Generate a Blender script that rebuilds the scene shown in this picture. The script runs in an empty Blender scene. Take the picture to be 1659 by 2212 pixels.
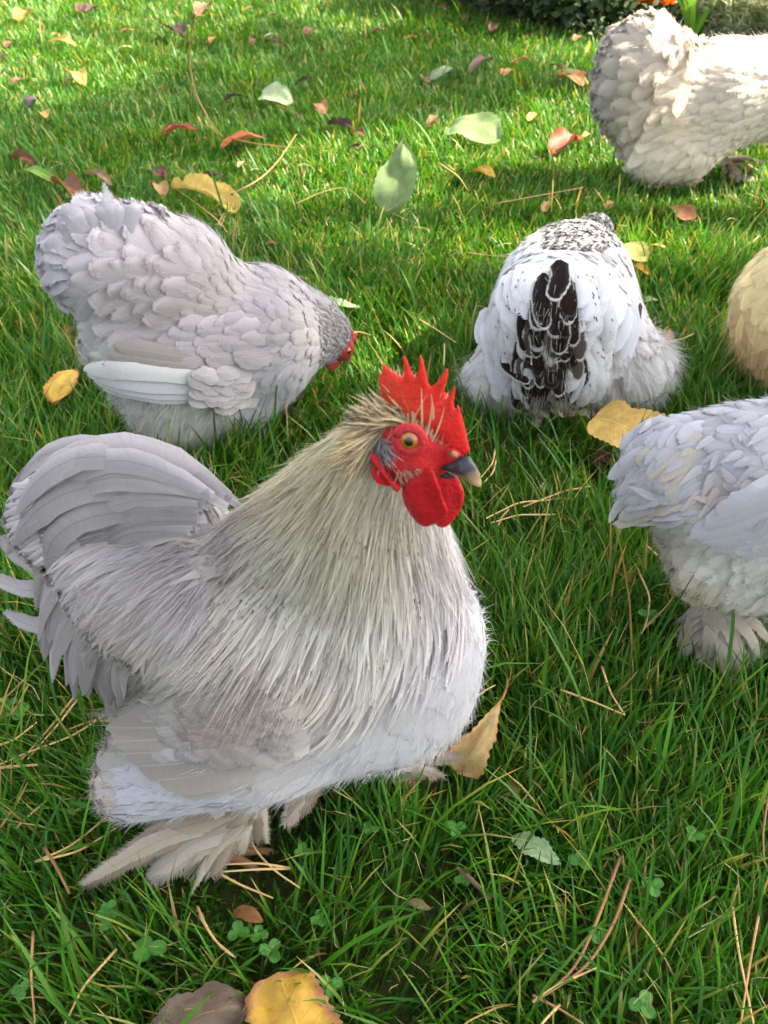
import bpy, math, random
import numpy as np
from mathutils import Vector

random.seed(7)
RNG = np.random.default_rng(11)
R_ = math.radians
SC = bpy.context.scene
COL = SC.collection

# ------------------------------------------------------------------ camera, world, sun, exposure
CAM_H = 0.62
PITCH = 40.0                      # degrees below the horizon
IW, IH = 1659.0, 2212.0           # picture units used for measuring the photograph
FPX = 2016.0
cam_d = bpy.data.cameras.new("camera")
cam = bpy.data.objects.new("camera", cam_d)
COL.objects.link(cam)
cam.location = (0, 0, CAM_H)
cam.rotation_euler = (R_(90 - PITCH), 0, 0)
cam_d.sensor_fit = 'VERTICAL'
cam_d.sensor_height = 4.54
cam_d.sensor_width = 3.42
cam_d.lens = 4.54 * FPX / IH
cam_d.clip_start = 0.01
cam_d.clip_end = 2000
cam_d.dof.use_dof = True
cam_d.dof.focus_distance = 0.66
cam_d.dof.aperture_fstop = 2.2
SC.camera = cam

SUN_EL, SUN_AZ = 42.0, 10.0       # azimuth counted from +X (picture right) towards +Y (away from the camera)
SUNV = np.array([math.cos(R_(SUN_EL)) * math.cos(R_(SUN_AZ)), math.cos(R_(SUN_EL)) * math.sin(R_(SUN_AZ)), math.sin(R_(SUN_EL))])
world = bpy.data.worlds.new("World")
SC.world = world
world.use_nodes = True
wn = world.node_tree
sky = wn.nodes.new('ShaderNodeTexSky')
sky.sky_type = 'NISHITA'
sky.sun_disc = False
sky.sun_elevation = R_(SUN_EL)
sky.sun_rotation = R_(90 - SUN_AZ)
sky.dust_density = 6.0
sky.ozone_density = 0.6
bg = wn.nodes['Background']
bg.inputs['Strength'].default_value = 0.11
hs = wn.nodes.new('ShaderNodeHueSaturation')       # sky colour desaturated to take the blue cast off its light
hs.inputs['Saturation'].default_value = 0.36
wn.links.new(sky.outputs['Color'], hs.inputs['Color'])
wn.links.new(hs.outputs['Color'], bg.inputs['Color'])
sun_d = bpy.data.lights.new("sun", 'SUN')
sun_d.energy = 4.4
sun_d.angle = R_(0.55)
sun_d.color = (1.0, 0.90, 0.72)
sun = bpy.data.objects.new("sun", sun_d)
COL.objects.link(sun)
sun.location = (5, 1, 6)
sun.rotation_euler = Vector(SUNV).to_track_quat('Z', 'Y').to_euler()
vs = SC.view_settings
vs.view_transform = 'Standard'
vs.look = 'None'
vs.gamma = 1.0
vs.exposure = 2.55
SC.cycles.max_bounces = 6
SC.cycles.diffuse_bounces = 3
SC.cycles.glossy_bounces = 2
SC.cycles.transmission_bounces = 3
SC.cycles.transparent_max_bounces = 6
SC.cycles.caustics_reflective = False
SC.cycles.caustics_refractive = False

# ------------------------------------------------------------------ measuring: picture point <-> world point
CAMP = np.array([0, 0, CAM_H])
cR = np.array([1.0, 0, 0])
cF = np.array([0, math.cos(R_(PITCH)), -math.sin(R_(PITCH))])
cU = np.array([0, math.sin(R_(PITCH)), math.cos(R_(PITCH))])

def ray(px, py):
    px = np.asarray(px, float); py = np.asarray(py, float)
    return cF + ((px - IW / 2) / FPX)[..., None] * cR - ((py - IH / 2) / FPX)[..., None] * cU

def ground(px, py, z=0.0):
    r = ray(px, py)
    t = (z - CAM_H) / r[..., 2]
    return CAMP + r * t[..., None]

def project(p):
    q = p - CAMP
    d = np.maximum(q @ cF, 1e-3)
    return np.stack([IW / 2 + FPX * (q @ cR) / d, IH / 2 - FPX * (q @ cU) / d], -1)

def S(r, g, b, k=1.0):
    c = np.array([r, g, b], float) / 255
    return np.where(c <= 0.04045, c / 12.92, ((c + 0.055) / 1.055) ** 2.4) * k

def unit(v):
    return v / np.maximum(np.linalg.norm(v, axis=-1, keepdims=True), 1e-9)

def in_poly(pts, poly):
    poly = np.asarray(poly, float)
    x, y = pts[..., 0], pts[..., 1]
    inside = np.zeros(x.shape, bool)
    j = len(poly) - 1
    for i in range(len(poly)):
        xi, yi = poly[i]; xj, yj = poly[j]
        c = ((yi > y) != (yj > y)) & (x < (xj - xi) * (y - yi) / (yj - yi + 1e-12) + xi)
        inside ^= c
        j = i
    return inside

def seg_dist(p, poly):
    poly = np.asarray(poly, float)
    best = np.full(p.shape[:-1], 1e9)
    for i in range(len(poly)):
        a = poly[i - 1]; b = poly[i]
        ba = b - a
        t = np.clip(((p - a) @ ba) / (ba @ ba + 1e-12), 0, 1)
        best = np.minimum(best, np.linalg.norm(p - a - t[..., None] * ba, axis=-1))
    return best

def vnoise(p, seed=0, scale=1.0):
    """smooth value noise, p (...,2 or 3)"""
    q = np.asarray(p, float) * scale
    i = np.floor(q).astype(np.int64)
    f = q - i
    f = f * f * (3 - 2 * f)
    n = q.shape[-1]
    out = 0
    for c in range(2 ** n):
        w = 1.0
        h = np.full(q.shape[:-1], seed * 7919 + 13, np.int64)
        for a in range(n):
            bit = (c >> a) & 1
            w = w * (f[..., a] if bit else 1 - f[..., a])
            h = (h * 1103515245 + (i[..., a] + bit) * 12345 * (a * 57 + 31)) & 0x7fffffff
        h = ((h ^ (h >> 13)) * 1274126177) & 0x7fffffff
        out = out + w * ((h ^ (h >> 16)) & 0xffff) / 65535.0
    return out

# ------------------------------------------------------------------ mesh building
def mesh_obj(name, verts, faces_list, mats, parent=None, cols=None, uvs=None, mm=None, smooth=True, mat_index=None, link=True):
    """faces_list: list of int arrays (n,3) or (n,4)"""
    me = bpy.data.meshes.new(name)
    verts = np.asarray(verts, np.float32)
    me.vertices.add(len(verts))
    me.vertices.foreach_set('co', verts.ravel())
    loops, starts, tot = [], [], 0
    for fa in faces_list:
        fa = np.asarray(fa, np.int32)
        if len(fa) == 0:
            continue
        k = fa.shape[1]
        loops.append(fa.ravel())
        starts.append(tot + np.arange(len(fa), dtype=np.int32) * k)
        tot += fa.size
    loops = np.concatenate(loops); starts = np.concatenate(starts)
    me.loops.add(tot)
    me.loops.foreach_set('vertex_index', loops)
    me.polygons.add(len(starts))
    me.polygons.foreach_set('loop_start', starts.astype(np.int32))
    if mat_index is not None:
        me.polygons.foreach_set('material_index', np.asarray(mat_index, np.int32))
    me.update(calc_edges=True)
    if smooth:
        me.polygons.foreach_set('use_smooth', np.ones(len(starts), bool))
    if cols is not None:
        a = me.attributes.new('col', 'FLOAT_COLOR', 'POINT')
        c4 = np.ones((len(verts), 4), np.float32); c4[:, :3] = cols
        a.data.foreach_set('color', c4.ravel())
    for nm, uv in (('UVMap', uvs), ('mm', mm)):
        if uv is not None:
            l = me.uv_layers.new(name=nm)
            l.data.foreach_set('uv', np.asarray(uv, np.float32)[loops].ravel())
    for m in (mats if isinstance(mats, (list, tuple)) else [mats]):
        me.materials.append(m)
    o = bpy.data.objects.new(name, me)
    if link:
        COL.objects.link(o)
    if parent is not None:
        o.parent = parent
        o.matrix_parent_inverse = parent.matrix_basis.inverted()
    return o

def tag(o, label=None, cat=None, group=None, kind=None):
    if label: o['label'] = label
    if cat: o['category'] = cat
    if group: o['group'] = group
    if kind: o['kind'] = kind
    return o

def empty(name, loc):
    o = bpy.data.objects.new(name, None)
    o.empty_display_size = 0.03
    COL.objects.link(o)
    o.location = tuple(loc)
    return o

class Bag:
    """collects arrays of geometry that become one mesh"""
    def __init__(s): s.v=[]; s.f=[]; s.c=[]; s.u=[]; s.m=[]; s.n=0
    def add(s, v, faces, c, u=None, m=None):
        v = np.asarray(v, float).reshape(-1, 3)
        s.v.append(v)
        for fa in faces:
            fa = np.asarray(fa)
            if fa.size: s.f.append(fa + s.n)
        c = np.asarray(c, float)
        s.c.append(np.broadcast_to(c, v.shape) if c.ndim == 1 else c.reshape(-1, 3))
        z = np.zeros((len(v), 2))
        s.u.append(z if u is None else np.asarray(u).reshape(-1, 2))
        s.m.append(z if m is None else np.asarray(m).reshape(-1, 2))
        s.n += len(v)
    def build(s, name, mat, parent=None, smooth=True):
        return mesh_obj(name, np.concatenate(s.v), s.f, mat, parent, np.concatenate(s.c), np.concatenate(s.u), np.concatenate(s.m), smooth)

def surface_nets(f, origin, h):
    s = f < 0
    nx, ny, nz = f.shape
    acc = np.zeros((nx - 1, ny - 1, nz - 1, 3)); cnt = np.zeros((nx - 1, ny - 1, nz - 1))
    sl = lambda o, n: slice(o, n - 1 + o)
    for ax in range(3):
        oth = [a for a in range(3) if a != ax]
        for b in range(4):
            o = [0, 0, 0]; o[oth[0]] = b & 1; o[oth[1]] = b >> 1
            o2 = list(o); o2[ax] = 1
            A = f[sl(o[0], nx), sl(o[1], ny), sl(o[2], nz)]
            B = f[sl(o2[0], nx), sl(o2[1], ny), sl(o2[2], nz)]
            x = (A < 0) != (B < 0)
            t = np.where(x, A / np.where(x, A - B, 1), 0)
            for k in range(3):
                acc[..., k] += np.where(x, o[k] + (t if k == ax else 0), 0)
            cnt += x
    act = cnt > 0
    idx = np.full(act.shape, -1, np.int64)
    idx[act] = np.arange(act.sum())
    ijk = np.argwhere(act)
    v = (ijk + acc[act] / cnt[act][:, None]) * h + origin
    faces = []
    for ax in range(3):
        b, c = [(1, 2), (2, 0), (0, 1)][ax]
        s0 = np.moveaxis(s, (ax, b, c), (0, 1, 2)); ii = np.moveaxis(idx, (ax, b, c), (0, 1, 2))
        cr = s0[:-1, 1:-1, 1:-1] != s0[1:, 1:-1, 1:-1]
        inn = s0[:-1, 1:-1, 1:-1]
        q = np.stack([ii[:, :-1, :-1], ii[:, 1:, :-1], ii[:, 1:, 1:], ii[:, :-1, 1:]], -1)
        fw = q[cr & inn]; bw = q[cr & ~inn][:, ::-1]
        faces += [fw, bw]
    fa = np.concatenate(faces)
    fa = fa[(fa >= 0).all(1)]
    return v, fa

def grid_eval(fn, lo, hi, h):
    n = np.ceil((hi - lo) / h).astype(int) + 1
    g = np.stack(np.meshgrid(*[lo[k] + np.arange(n[k]) * h for k in range(3)], indexing='ij'), -1)
    sh = g.shape[:3]
    return fn(g.reshape(-1, 3)).reshape(sh), lo

# ------------------------------------------------------------------ materials
def new_mat(name):
    m = bpy.data.materials.new(name)
    m.use_nodes = True
    nt = m.node_tree
    nt.nodes.clear()
    return m, nt, nt.nodes, nt.links

def N(nt, t, **kw):
    n = nt.nodes.new(t)
    for k, v in kw.items():
        if k.startswith('i_'):
            n.inputs[k[2:].replace('_', ' ')].default_value = v
        else:
            setattr(n, k, v)
    return n

def mathn(nt, op, a, b=None, c=None, clamp=False):
    n = nt.nodes.new('ShaderNodeMath'); n.operation = op; n.use_clamp = clamp
    for i, x in enumerate((a, b, c)):
        if x is None: continue
        if isinstance(x, (int, float)): n.inputs[i].default_value = x
        else: nt.links.new(x, n.inputs[i])
    return n.outputs[0]

def mixc(nt, fac, a, b, mode='MIX'):
    n = nt.nodes.new('ShaderNodeMix'); n.data_type = 'RGBA'; n.blend_type = mode
    for s, x in ((n.inputs['Factor'], fac), (n.inputs['A'], a), (n.inputs['B'], b)):
        if hasattr(x, 'is_output'): nt.links.new(x, s)
        elif isinstance(x, (int, float)) and s.name == 'Factor': s.default_value = x
        else: s.default_value = (*x[:3], 1) if not isinstance(x, (int, float)) else (x, x, x, 1)
    return n.outputs['Result']

def feather_material(name, barb=0.14, rachis=0.15, transl=0.34, gloss=0.12, speck=0.0):
    m, nt, nd, lk = new_mat(name)
    col = N(nt, 'ShaderNodeAttribute', attribute_name='col').outputs['Color']
    uv = N(nt, 'ShaderNodeUVMap', uv_map='UVMap').outputs[0]
    mm = N(nt, 'ShaderNodeUVMap', uv_map='mm').outputs[0]
    su = N(nt, 'ShaderNodeSeparateXYZ'); lk.new(uv, su.inputs[0])
    sm = N(nt, 'ShaderNodeSeparateXYZ'); lk.new(mm, sm.inputs[0])
    au = mathn(nt, 'ABSOLUTE', mathn(nt, 'SUBTRACT', su.outputs['X'], 0.5))          # 0 at shaft .. 0.5 at edge
    # barbs: streaks that leave the shaft at an angle
    aum = mathn(nt, 'MULTIPLY', au, 14.0)
    vv = mathn(nt, 'SUBTRACT', sm.outputs['Y'], aum)
    cb = N(nt, 'ShaderNodeCombineXYZ')
    lk.new(mathn(nt, 'MULTIPLY', vv, 0.9), cb.inputs[0]); lk.new(mathn(nt, 'MULTIPLY', aum, 0.12), cb.inputs[1]); lk.new(sm.outputs['X'], cb.inputs[2])
    no = N(nt, 'ShaderNodeTexNoise', i_Scale=1.0, i_Detail=3.0, i_Roughness=0.7); lk.new(cb.outputs[0], no.inputs['Vector'])
    st = mathn(nt, 'MULTIPLY_ADD', mathn(nt, 'SUBTRACT', no.outputs['Fac'], 0.5), barb * 2.6, 1.0)
    c = mixc(nt, 1.0, col, (1, 1, 1), 'MULTIPLY')
    vm = N(nt, 'ShaderNodeVectorMath', operation='SCALE'); lk.new(c, vm.inputs[0]); lk.new(st, vm.inputs['Scale'])
    rf = mathn(nt, 'SUBTRACT', 1.0, mathn(nt, 'MULTIPLY', au, 28.0), clamp=True)
    c2 = mixc(nt, mathn(nt, 'MULTIPLY', rf, abs(rachis)), vm.outputs[0], (0.75, 0.73, 0.68) if rachis > 0 else (0.1, 0.09, 0.09))
    if speck > 0:
        ob = N(nt, 'ShaderNodeTexCoord').outputs['Object']
        n2 = N(nt, 'ShaderNodeTexNoise', i_Scale=420.0, i_Detail=1.0); lk.new(ob, n2.inputs['Vector'])
        n3 = N(nt, 'ShaderNodeTexNoise', i_Scale=34.0, i_Detail=2.0); lk.new(ob, n3.inputs['Vector'])
        k = mathn(nt, 'MULTIPLY', mathn(nt, 'SUBTRACT', n2.outputs['Fac'], 0.69), 14.0, clamp=True)
        k3 = mathn(nt, 'MULTIPLY', mathn(nt, 'SUBTRACT', n3.outputs['Fac'], 0.50), 7.0, clamp=True)
        c2 = mixc(nt, mathn(nt, 'MULTIPLY', mathn(nt, 'MULTIPLY', k, k3), speck), c2, (0.045, 0.04, 0.04))
    di = N(nt, 'ShaderNodeBsdfDiffuse', i_Roughness=0.6); lk.new(c2, di.inputs['Color'])
    tr = N(nt, 'ShaderNodeBsdfTranslucent'); lk.new(c2, tr.inputs['Color'])
    mx = N(nt, 'ShaderNodeMixShader'); mx.inputs[0].default_value = transl
    lk.new(di.outputs[0], mx.inputs[1]); lk.new(tr.outputs[0], mx.inputs[2])
    out = N(nt, 'ShaderNodeOutputMaterial')
    if gloss > 0:
        gl = N(nt, 'ShaderNodeBsdfAnisotropic') if False else N(nt, 'ShaderNodeBsdfGlossy', i_Roughness=0.5)
        lw = N(nt, 'ShaderNodeLayerWeight', i_Blend=0.25)
        m2 = N(nt, 'ShaderNodeMixShader')
        lk.new(mathn(nt, 'MULTIPLY', lw.outputs['Fresnel'], gloss), m2.inputs[0])
        lk.new(mx.outputs[0], m2.inputs[1]); lk.new(gl.outputs[0], m2.inputs[2])
        lk.new(m2.outputs[0], out.inputs[0])
    else:
        lk.new(mx.outputs[0], out.inputs[0])
    return m

def attr_material(name, rough=0.6, spec=0.3, transl=0.0, noise=0.0, nscale=200.0, bump=0.0, bscale=300.0, sss=0.0, coat=0.0, tint=None):
    m, nt, nd, lk = new_mat(name)
    c = N(nt, 'ShaderNodeAttribute', attribute_name='col').outputs['Color']
    ob = N(nt, 'ShaderNodeTexCoord').outputs['Object']
    if noise > 0:
        no = N(nt, 'ShaderNodeTexNoise', i_Scale=nscale, i_Detail=4.0, i_Roughness=0.65); lk.new(ob, no.inputs['Vector'])
        vm = N(nt, 'ShaderNodeVectorMath', operation='SCALE'); lk.new(c, vm.inputs[0])
        lk.new(mathn(nt, 'MULTIPLY_ADD', mathn(nt, 'SUBTRACT', no.outputs['Fac'], 0.5), noise * 3, 1.0), vm.inputs['Scale'])
        c = vm.outputs[0]
    pb = N(nt, 'ShaderNodeBsdfPrincipled')
    lk.new(c, pb.inputs['Base Color'])
    pb.inputs['Roughness'].default_value = rough
    pb.inputs['Specular IOR Level'].default_value = spec
    pb.inputs['Coat Weight'].default_value = coat
    pb.inputs['Coat Roughness'].default_value = 0.03
    if sss > 0:
        pb.inputs['Subsurface Weight'].default_value = sss
        pb.inputs['Subsurface Radius'].default_value = (0.006, 0.002, 0.0015)
        pb.inputs['Subsurface Scale'].default_value = 1.0
    if bump > 0:
        nb = N(nt, 'ShaderNodeTexNoise', i_Scale=bscale, i_Detail=3.0); lk.new(ob, nb.inputs['Vector'])
        b = N(nt, 'ShaderNodeBump', i_Strength=bump, i_Distance=0.001); lk.new(nb.outputs['Fac'], b.inputs['Height'])
        lk.new(b.outputs[0], pb.inputs['Normal'])
    out = N(nt, 'ShaderNodeOutputMaterial')
    if transl > 0:
        tr = N(nt, 'ShaderNodeBsdfTranslucent'); lk.new(c if tint is None else mixc(nt, 1.0, c, tint, 'MULTIPLY'), tr.inputs['Color'])
        mx = N(nt, 'ShaderNodeMixShader'); mx.inputs[0].default_value = transl
        lk.new(pb.outputs[0], mx.inputs[1]); lk.new(tr.outputs[0], mx.inputs[2]); lk.new(mx.outputs[0], out.inputs[0])
    else:
        lk.new(pb.outputs[0], out.inputs[0])
    return m

M_FEATHER = feather_material('soft_feather')
M_HACKLE = feather_material('hackle_feather', barb=0.2, rachis=0.1, speck=0.8)
M_QUILL = feather_material('quill_feather', barb=0.12, rachis=0.3)
M_LACED = feather_material('laced_feather', barb=0.2, rachis=-0.1, gloss=0.0, transl=0.15)
M_SICKLE = feather_material('sickle_feather', barb=0.16, rachis=-0.35, gloss=0.2, speck=0.15)
M_DOWN = attr_material('down', rough=0.9, spec=0.05, transl=0.3)
M_SKIN_UNDER = attr_material('under_plumage', rough=0.95, spec=0.05)
M_RED = attr_material('red_skin', rough=0.6, spec=0.3, noise=0.24, nscale=420, bump=0.75, bscale=700, sss=0.25)
M_BEAK = attr_material('horn', rough=0.32, spec=0.5, noise=0.12, nscale=120)
M_EYE = attr_material('eye', rough=0.25, spec=0.5, coat=1.0)
M_GRASS = attr_material('grass_blade', rough=0.42, spec=0.30, transl=0.36, tint=(1.55, 1.32, 0.6))   # light passing through a blade is yellower
M_LEAF = attr_material('fallen_leaf', rough=0.6, spec=0.25, transl=0.18, noise=0.22, nscale=170, bump=0.5, bscale=420)
M_NEEDLE = attr_material('dry_needle', rough=0.55, spec=0.3, noise=0.2, nscale=90)
M_GREEN = attr_material('green_leaf', rough=0.45, spec=0.3, transl=0.3, noise=0.12, nscale=300)
M_PETAL = attr_material('petal', rough=0.6, spec=0.2, transl=0.3)
M_BARK = attr_material('bark', rough=0.85, spec=0.2, noise=0.35, nscale=25, bump=0.8, bscale=40)
# ------------------------------------------------------------------ feathers
U5 = np.array([-1, -0.84, -0.45, 0, 0.45, 0.84, 1.0])
NU = len(U5)

def warp(M):
    return 1 - (1 - np.linspace(0, 1, M)) ** 1.6      # rows crowd toward the tip, so tips come out round

def prof(kind, t):
    if kind == 'round':
        return np.clip(t * 4 + 0.35, 0, 1) * np.clip(1 - t ** 4, 0, 1) ** 0.5
    if kind == 'lance':
        return np.clip(t * 4 + 0.4, 0, 1) * np.clip((1 - t) * 1.5, 0, 1) ** 0.75
    if kind == 'quill':
        return np.clip(t * 5 + 0.3, 0, 1) * np.clip(1 - t ** 9, 0, 1) ** 0.5
    if kind == 'sickle':
        return np.clip(t * 3 + 0.35, 0, 1) * np.clip((1 - t) * 4.5, 0, 1) ** 0.55
    return np.ones_like(t)

def feather_geo(bag, ctr, nrm, L, W, kind, cc, ce, camber=0.25, fringe=3, fr_len=0.5, tipcol=None, rng=RNG, epow=1.5):
    """ctr,nrm (n,M,3): centre lines and normals; W half widths (n,)"""
    n, M, _ = ctr.shape
    tan = unit(np.gradient(ctr, axis=1))
    side = unit(np.cross(tan, nrm))
    nr = unit(np.cross(side, tan))
    t = warp(M)
    w = W[:, None] * prof(kind, t)[None] * (1 + 0.06 * rng.standard_normal((n, M)))
    w[:, -1] = W * 0.06
    v = ctr[:, :, None] + side[:, :, None] * (w[:, :, None] * U5)[..., None] - nr[:, :, None] * (w[:, :, None] * camber * np.abs(U5) ** 1.6)[..., None]
    c = cc[:, None, None] + (ce - cc)[:, None, None] * (np.abs(U5)[None, None, :, None] ** epow)
    c = np.broadcast_to(c, (n, M, NU, 3)).copy()
    if tipcol is not None:
        k = np.clip((t - 0.62) / 0.3, 0, 1)[None, :, None, None]
        c = c * (1 - k) + tipcol[:, None, None] * k
    base = (np.arange(n) * (M * NU))[:, None, None]
    q = (np.arange(M - 1) * NU)[None, :, None] + np.arange(NU - 1)[None, None, :]
    q = (base + q).reshape(-1)
    quads = np.stack([q, q + 1, q + NU + 1, q + NU], -1)
    rnd = rng.random(n) * 500
    uu = np.broadcast_to((U5 + 1)[None, None] / 2, (n, M, NU)); vv = np.broadcast_to(t[None, :, None], (n, M, NU))
    uv = np.stack([uu, vv], -1)
    mm = np.stack([np.broadcast_to(rnd[:, None, None], (n, M, NU)), vv * (L * 1000)[:, None, None]], -1)
    bag.add(v, [quads], c.reshape(-1, 3), uv, mm)
    if fringe:
        r0 = max(1, M // 4)
        for sd, col_i in ((-1, 0), (1, NU - 1)):
            e = v[:, r0:, col_i]; tn = tan[:, r0:]; sv = side[:, r0:] * sd
            k = e.shape[1] - 1
            for j in range(fringe):
                a = (j + rng.random((n, k))) / fringe
                p = e[:, :-1] * (1 - a)[..., None] + e[:, 1:] * a[..., None]
                wid = W[:, None] * 0.15
                b0 = p - sv[:, :-1] * wid[..., None] * 1.5; b1 = b0 + tn[:, :-1] * (wid * 1.6)[..., None]
                ln = W[:, None] * fr_len * (0.15 + 0.75 * rng.random((n, k)))
                ap = p + (sv[:, :-1] * 0.3 + tn[:, :-1] * 0.95) * ln[..., None] - nr[:, r0:-1] * (ln * 0.15 * rng.random((n, k)))[..., None]
                tv = np.stack([b0, b1, ap], 2)
                ti = np.arange(n * k * 3).reshape(-1, 3)
                cj = c[:, r0:-1, col_i]
                tc = np.repeat(cj[:, :, None], 3, 2)
                u2 = np.zeros((n, k, 3, 2)); u2[..., 0] = 0.0 if sd < 0 else 1.0
                m2 = np.zeros((n, k, 3, 2)); m2[..., 0] = rnd[:, None, None]; m2[..., 1] = (L * 1000)[:, None, None] * a[..., None] + j * 3
                bag.add(tv, [ti], tc, u2, m2)

def quill(bag, pts, W, kind, cc, ce=None, hint=None, camber=0.2, M=12, fringe=4, fr_len=0.25, tip=None, twist=0.0, epow=1.5):
    """one hand placed feather along a poly-line of world points"""
    pts = np.asarray(pts, float)
    s = np.concatenate([[0], np.cumsum(np.linalg.norm(np.diff(pts, axis=0), axis=1))])
    x = np.linspace(0, s[-1], 16)
    c = np.stack([np.interp(x, s, pts[:, k]) for k in range(3)], -1)
    for _ in range(3):
        c[1:-1] = (c[:-2] + 2 * c[1:-1] + c[2:]) / 4
    c = np.stack([np.interp(warp(M) * s[-1], x, c[:, k]) for k in range(3)], -1)
    hint = CAMP - c[M // 2] if hint is None else np.asarray(hint, float)
    nr = np.broadcast_to(unit(hint), c.shape).copy()
    if twist:
        tn = unit(np.gradient(c, axis=0)); sd = unit(np.cross(tn, nr))
        a = np.linspace(0, twist, M)[:, None]
        nr = nr * np.cos(a) + sd * np.sin(a)
    ce = cc if ce is None else ce
    feather_geo(bag, c[None], nr[None], np.array([s[-1]]), np.array([W]), kind, np.asarray(cc)[None], np.asarray(ce)[None],
                camber, fringe, fr_len, None if tip is None else np.asarray(tip)[None], epow=epow)

def strands(bag, P, D, L, w, col, droop=0.0, bend=0.3, rng=RNG):
    """fine barbs of down: P roots, D directions (n,3)"""
    n = len(P); M = 4
    side0 = unit(np.cross(D, rng.standard_normal((n, 3))))
    bd = unit(np.cross(D, rng.standard_normal((n, 3)))) * (bend * rng.random(n))[:, None]
    bd[:, 2] -= droop
    t = np.linspace(0, 1, M)
    c = P[:, None] + D[:, None] * (L[:, None] * t)[..., None] + bd[:, None] * (L[:, None] * t ** 2)[..., None]
    ww = (w[:, None] * np.array([1, 0.9, 0.6, 0.12]))[..., None]
    v = np.stack([c - side0[:, None] * ww, c + side0[:, None] * ww], 2)
    b = (np.arange(n) * M * 2)[:, None] + np.arange(M - 1)[None] * 2
    b = b.ravel()
    cc = np.repeat(np.repeat(col[:, None], M, 1)[:, :, None], 2, 2)
    bag.add(v, [np.stack([b, b + 1, b + 3, b + 2], -1)], cc)

def thin_out(P, r, rng=RNG):
    """poisson thinning, r per point"""
    keep = []
    cell = float(np.max(r)); g = {}
    K = np.floor(P / cell).astype(int)
    for i in range(len(P)):
        k = tuple(K[i]); ok = True
        for a in (-1, 0, 1):
            for b in (-1, 0, 1):
                for c in (-1, 0, 1):
                    for j in g.get((k[0] + a, k[1] + b, k[2] + c), ()):
                        d = P[i] - P[j]
                        if d @ d < r[i] * r[i]:
                            ok = False; break
                    if not ok: break
                if not ok: break
            if not ok: break
        if ok:
            keep.append(i); g.setdefault(k, []).append(i)
    return np.array(keep, int)

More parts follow.
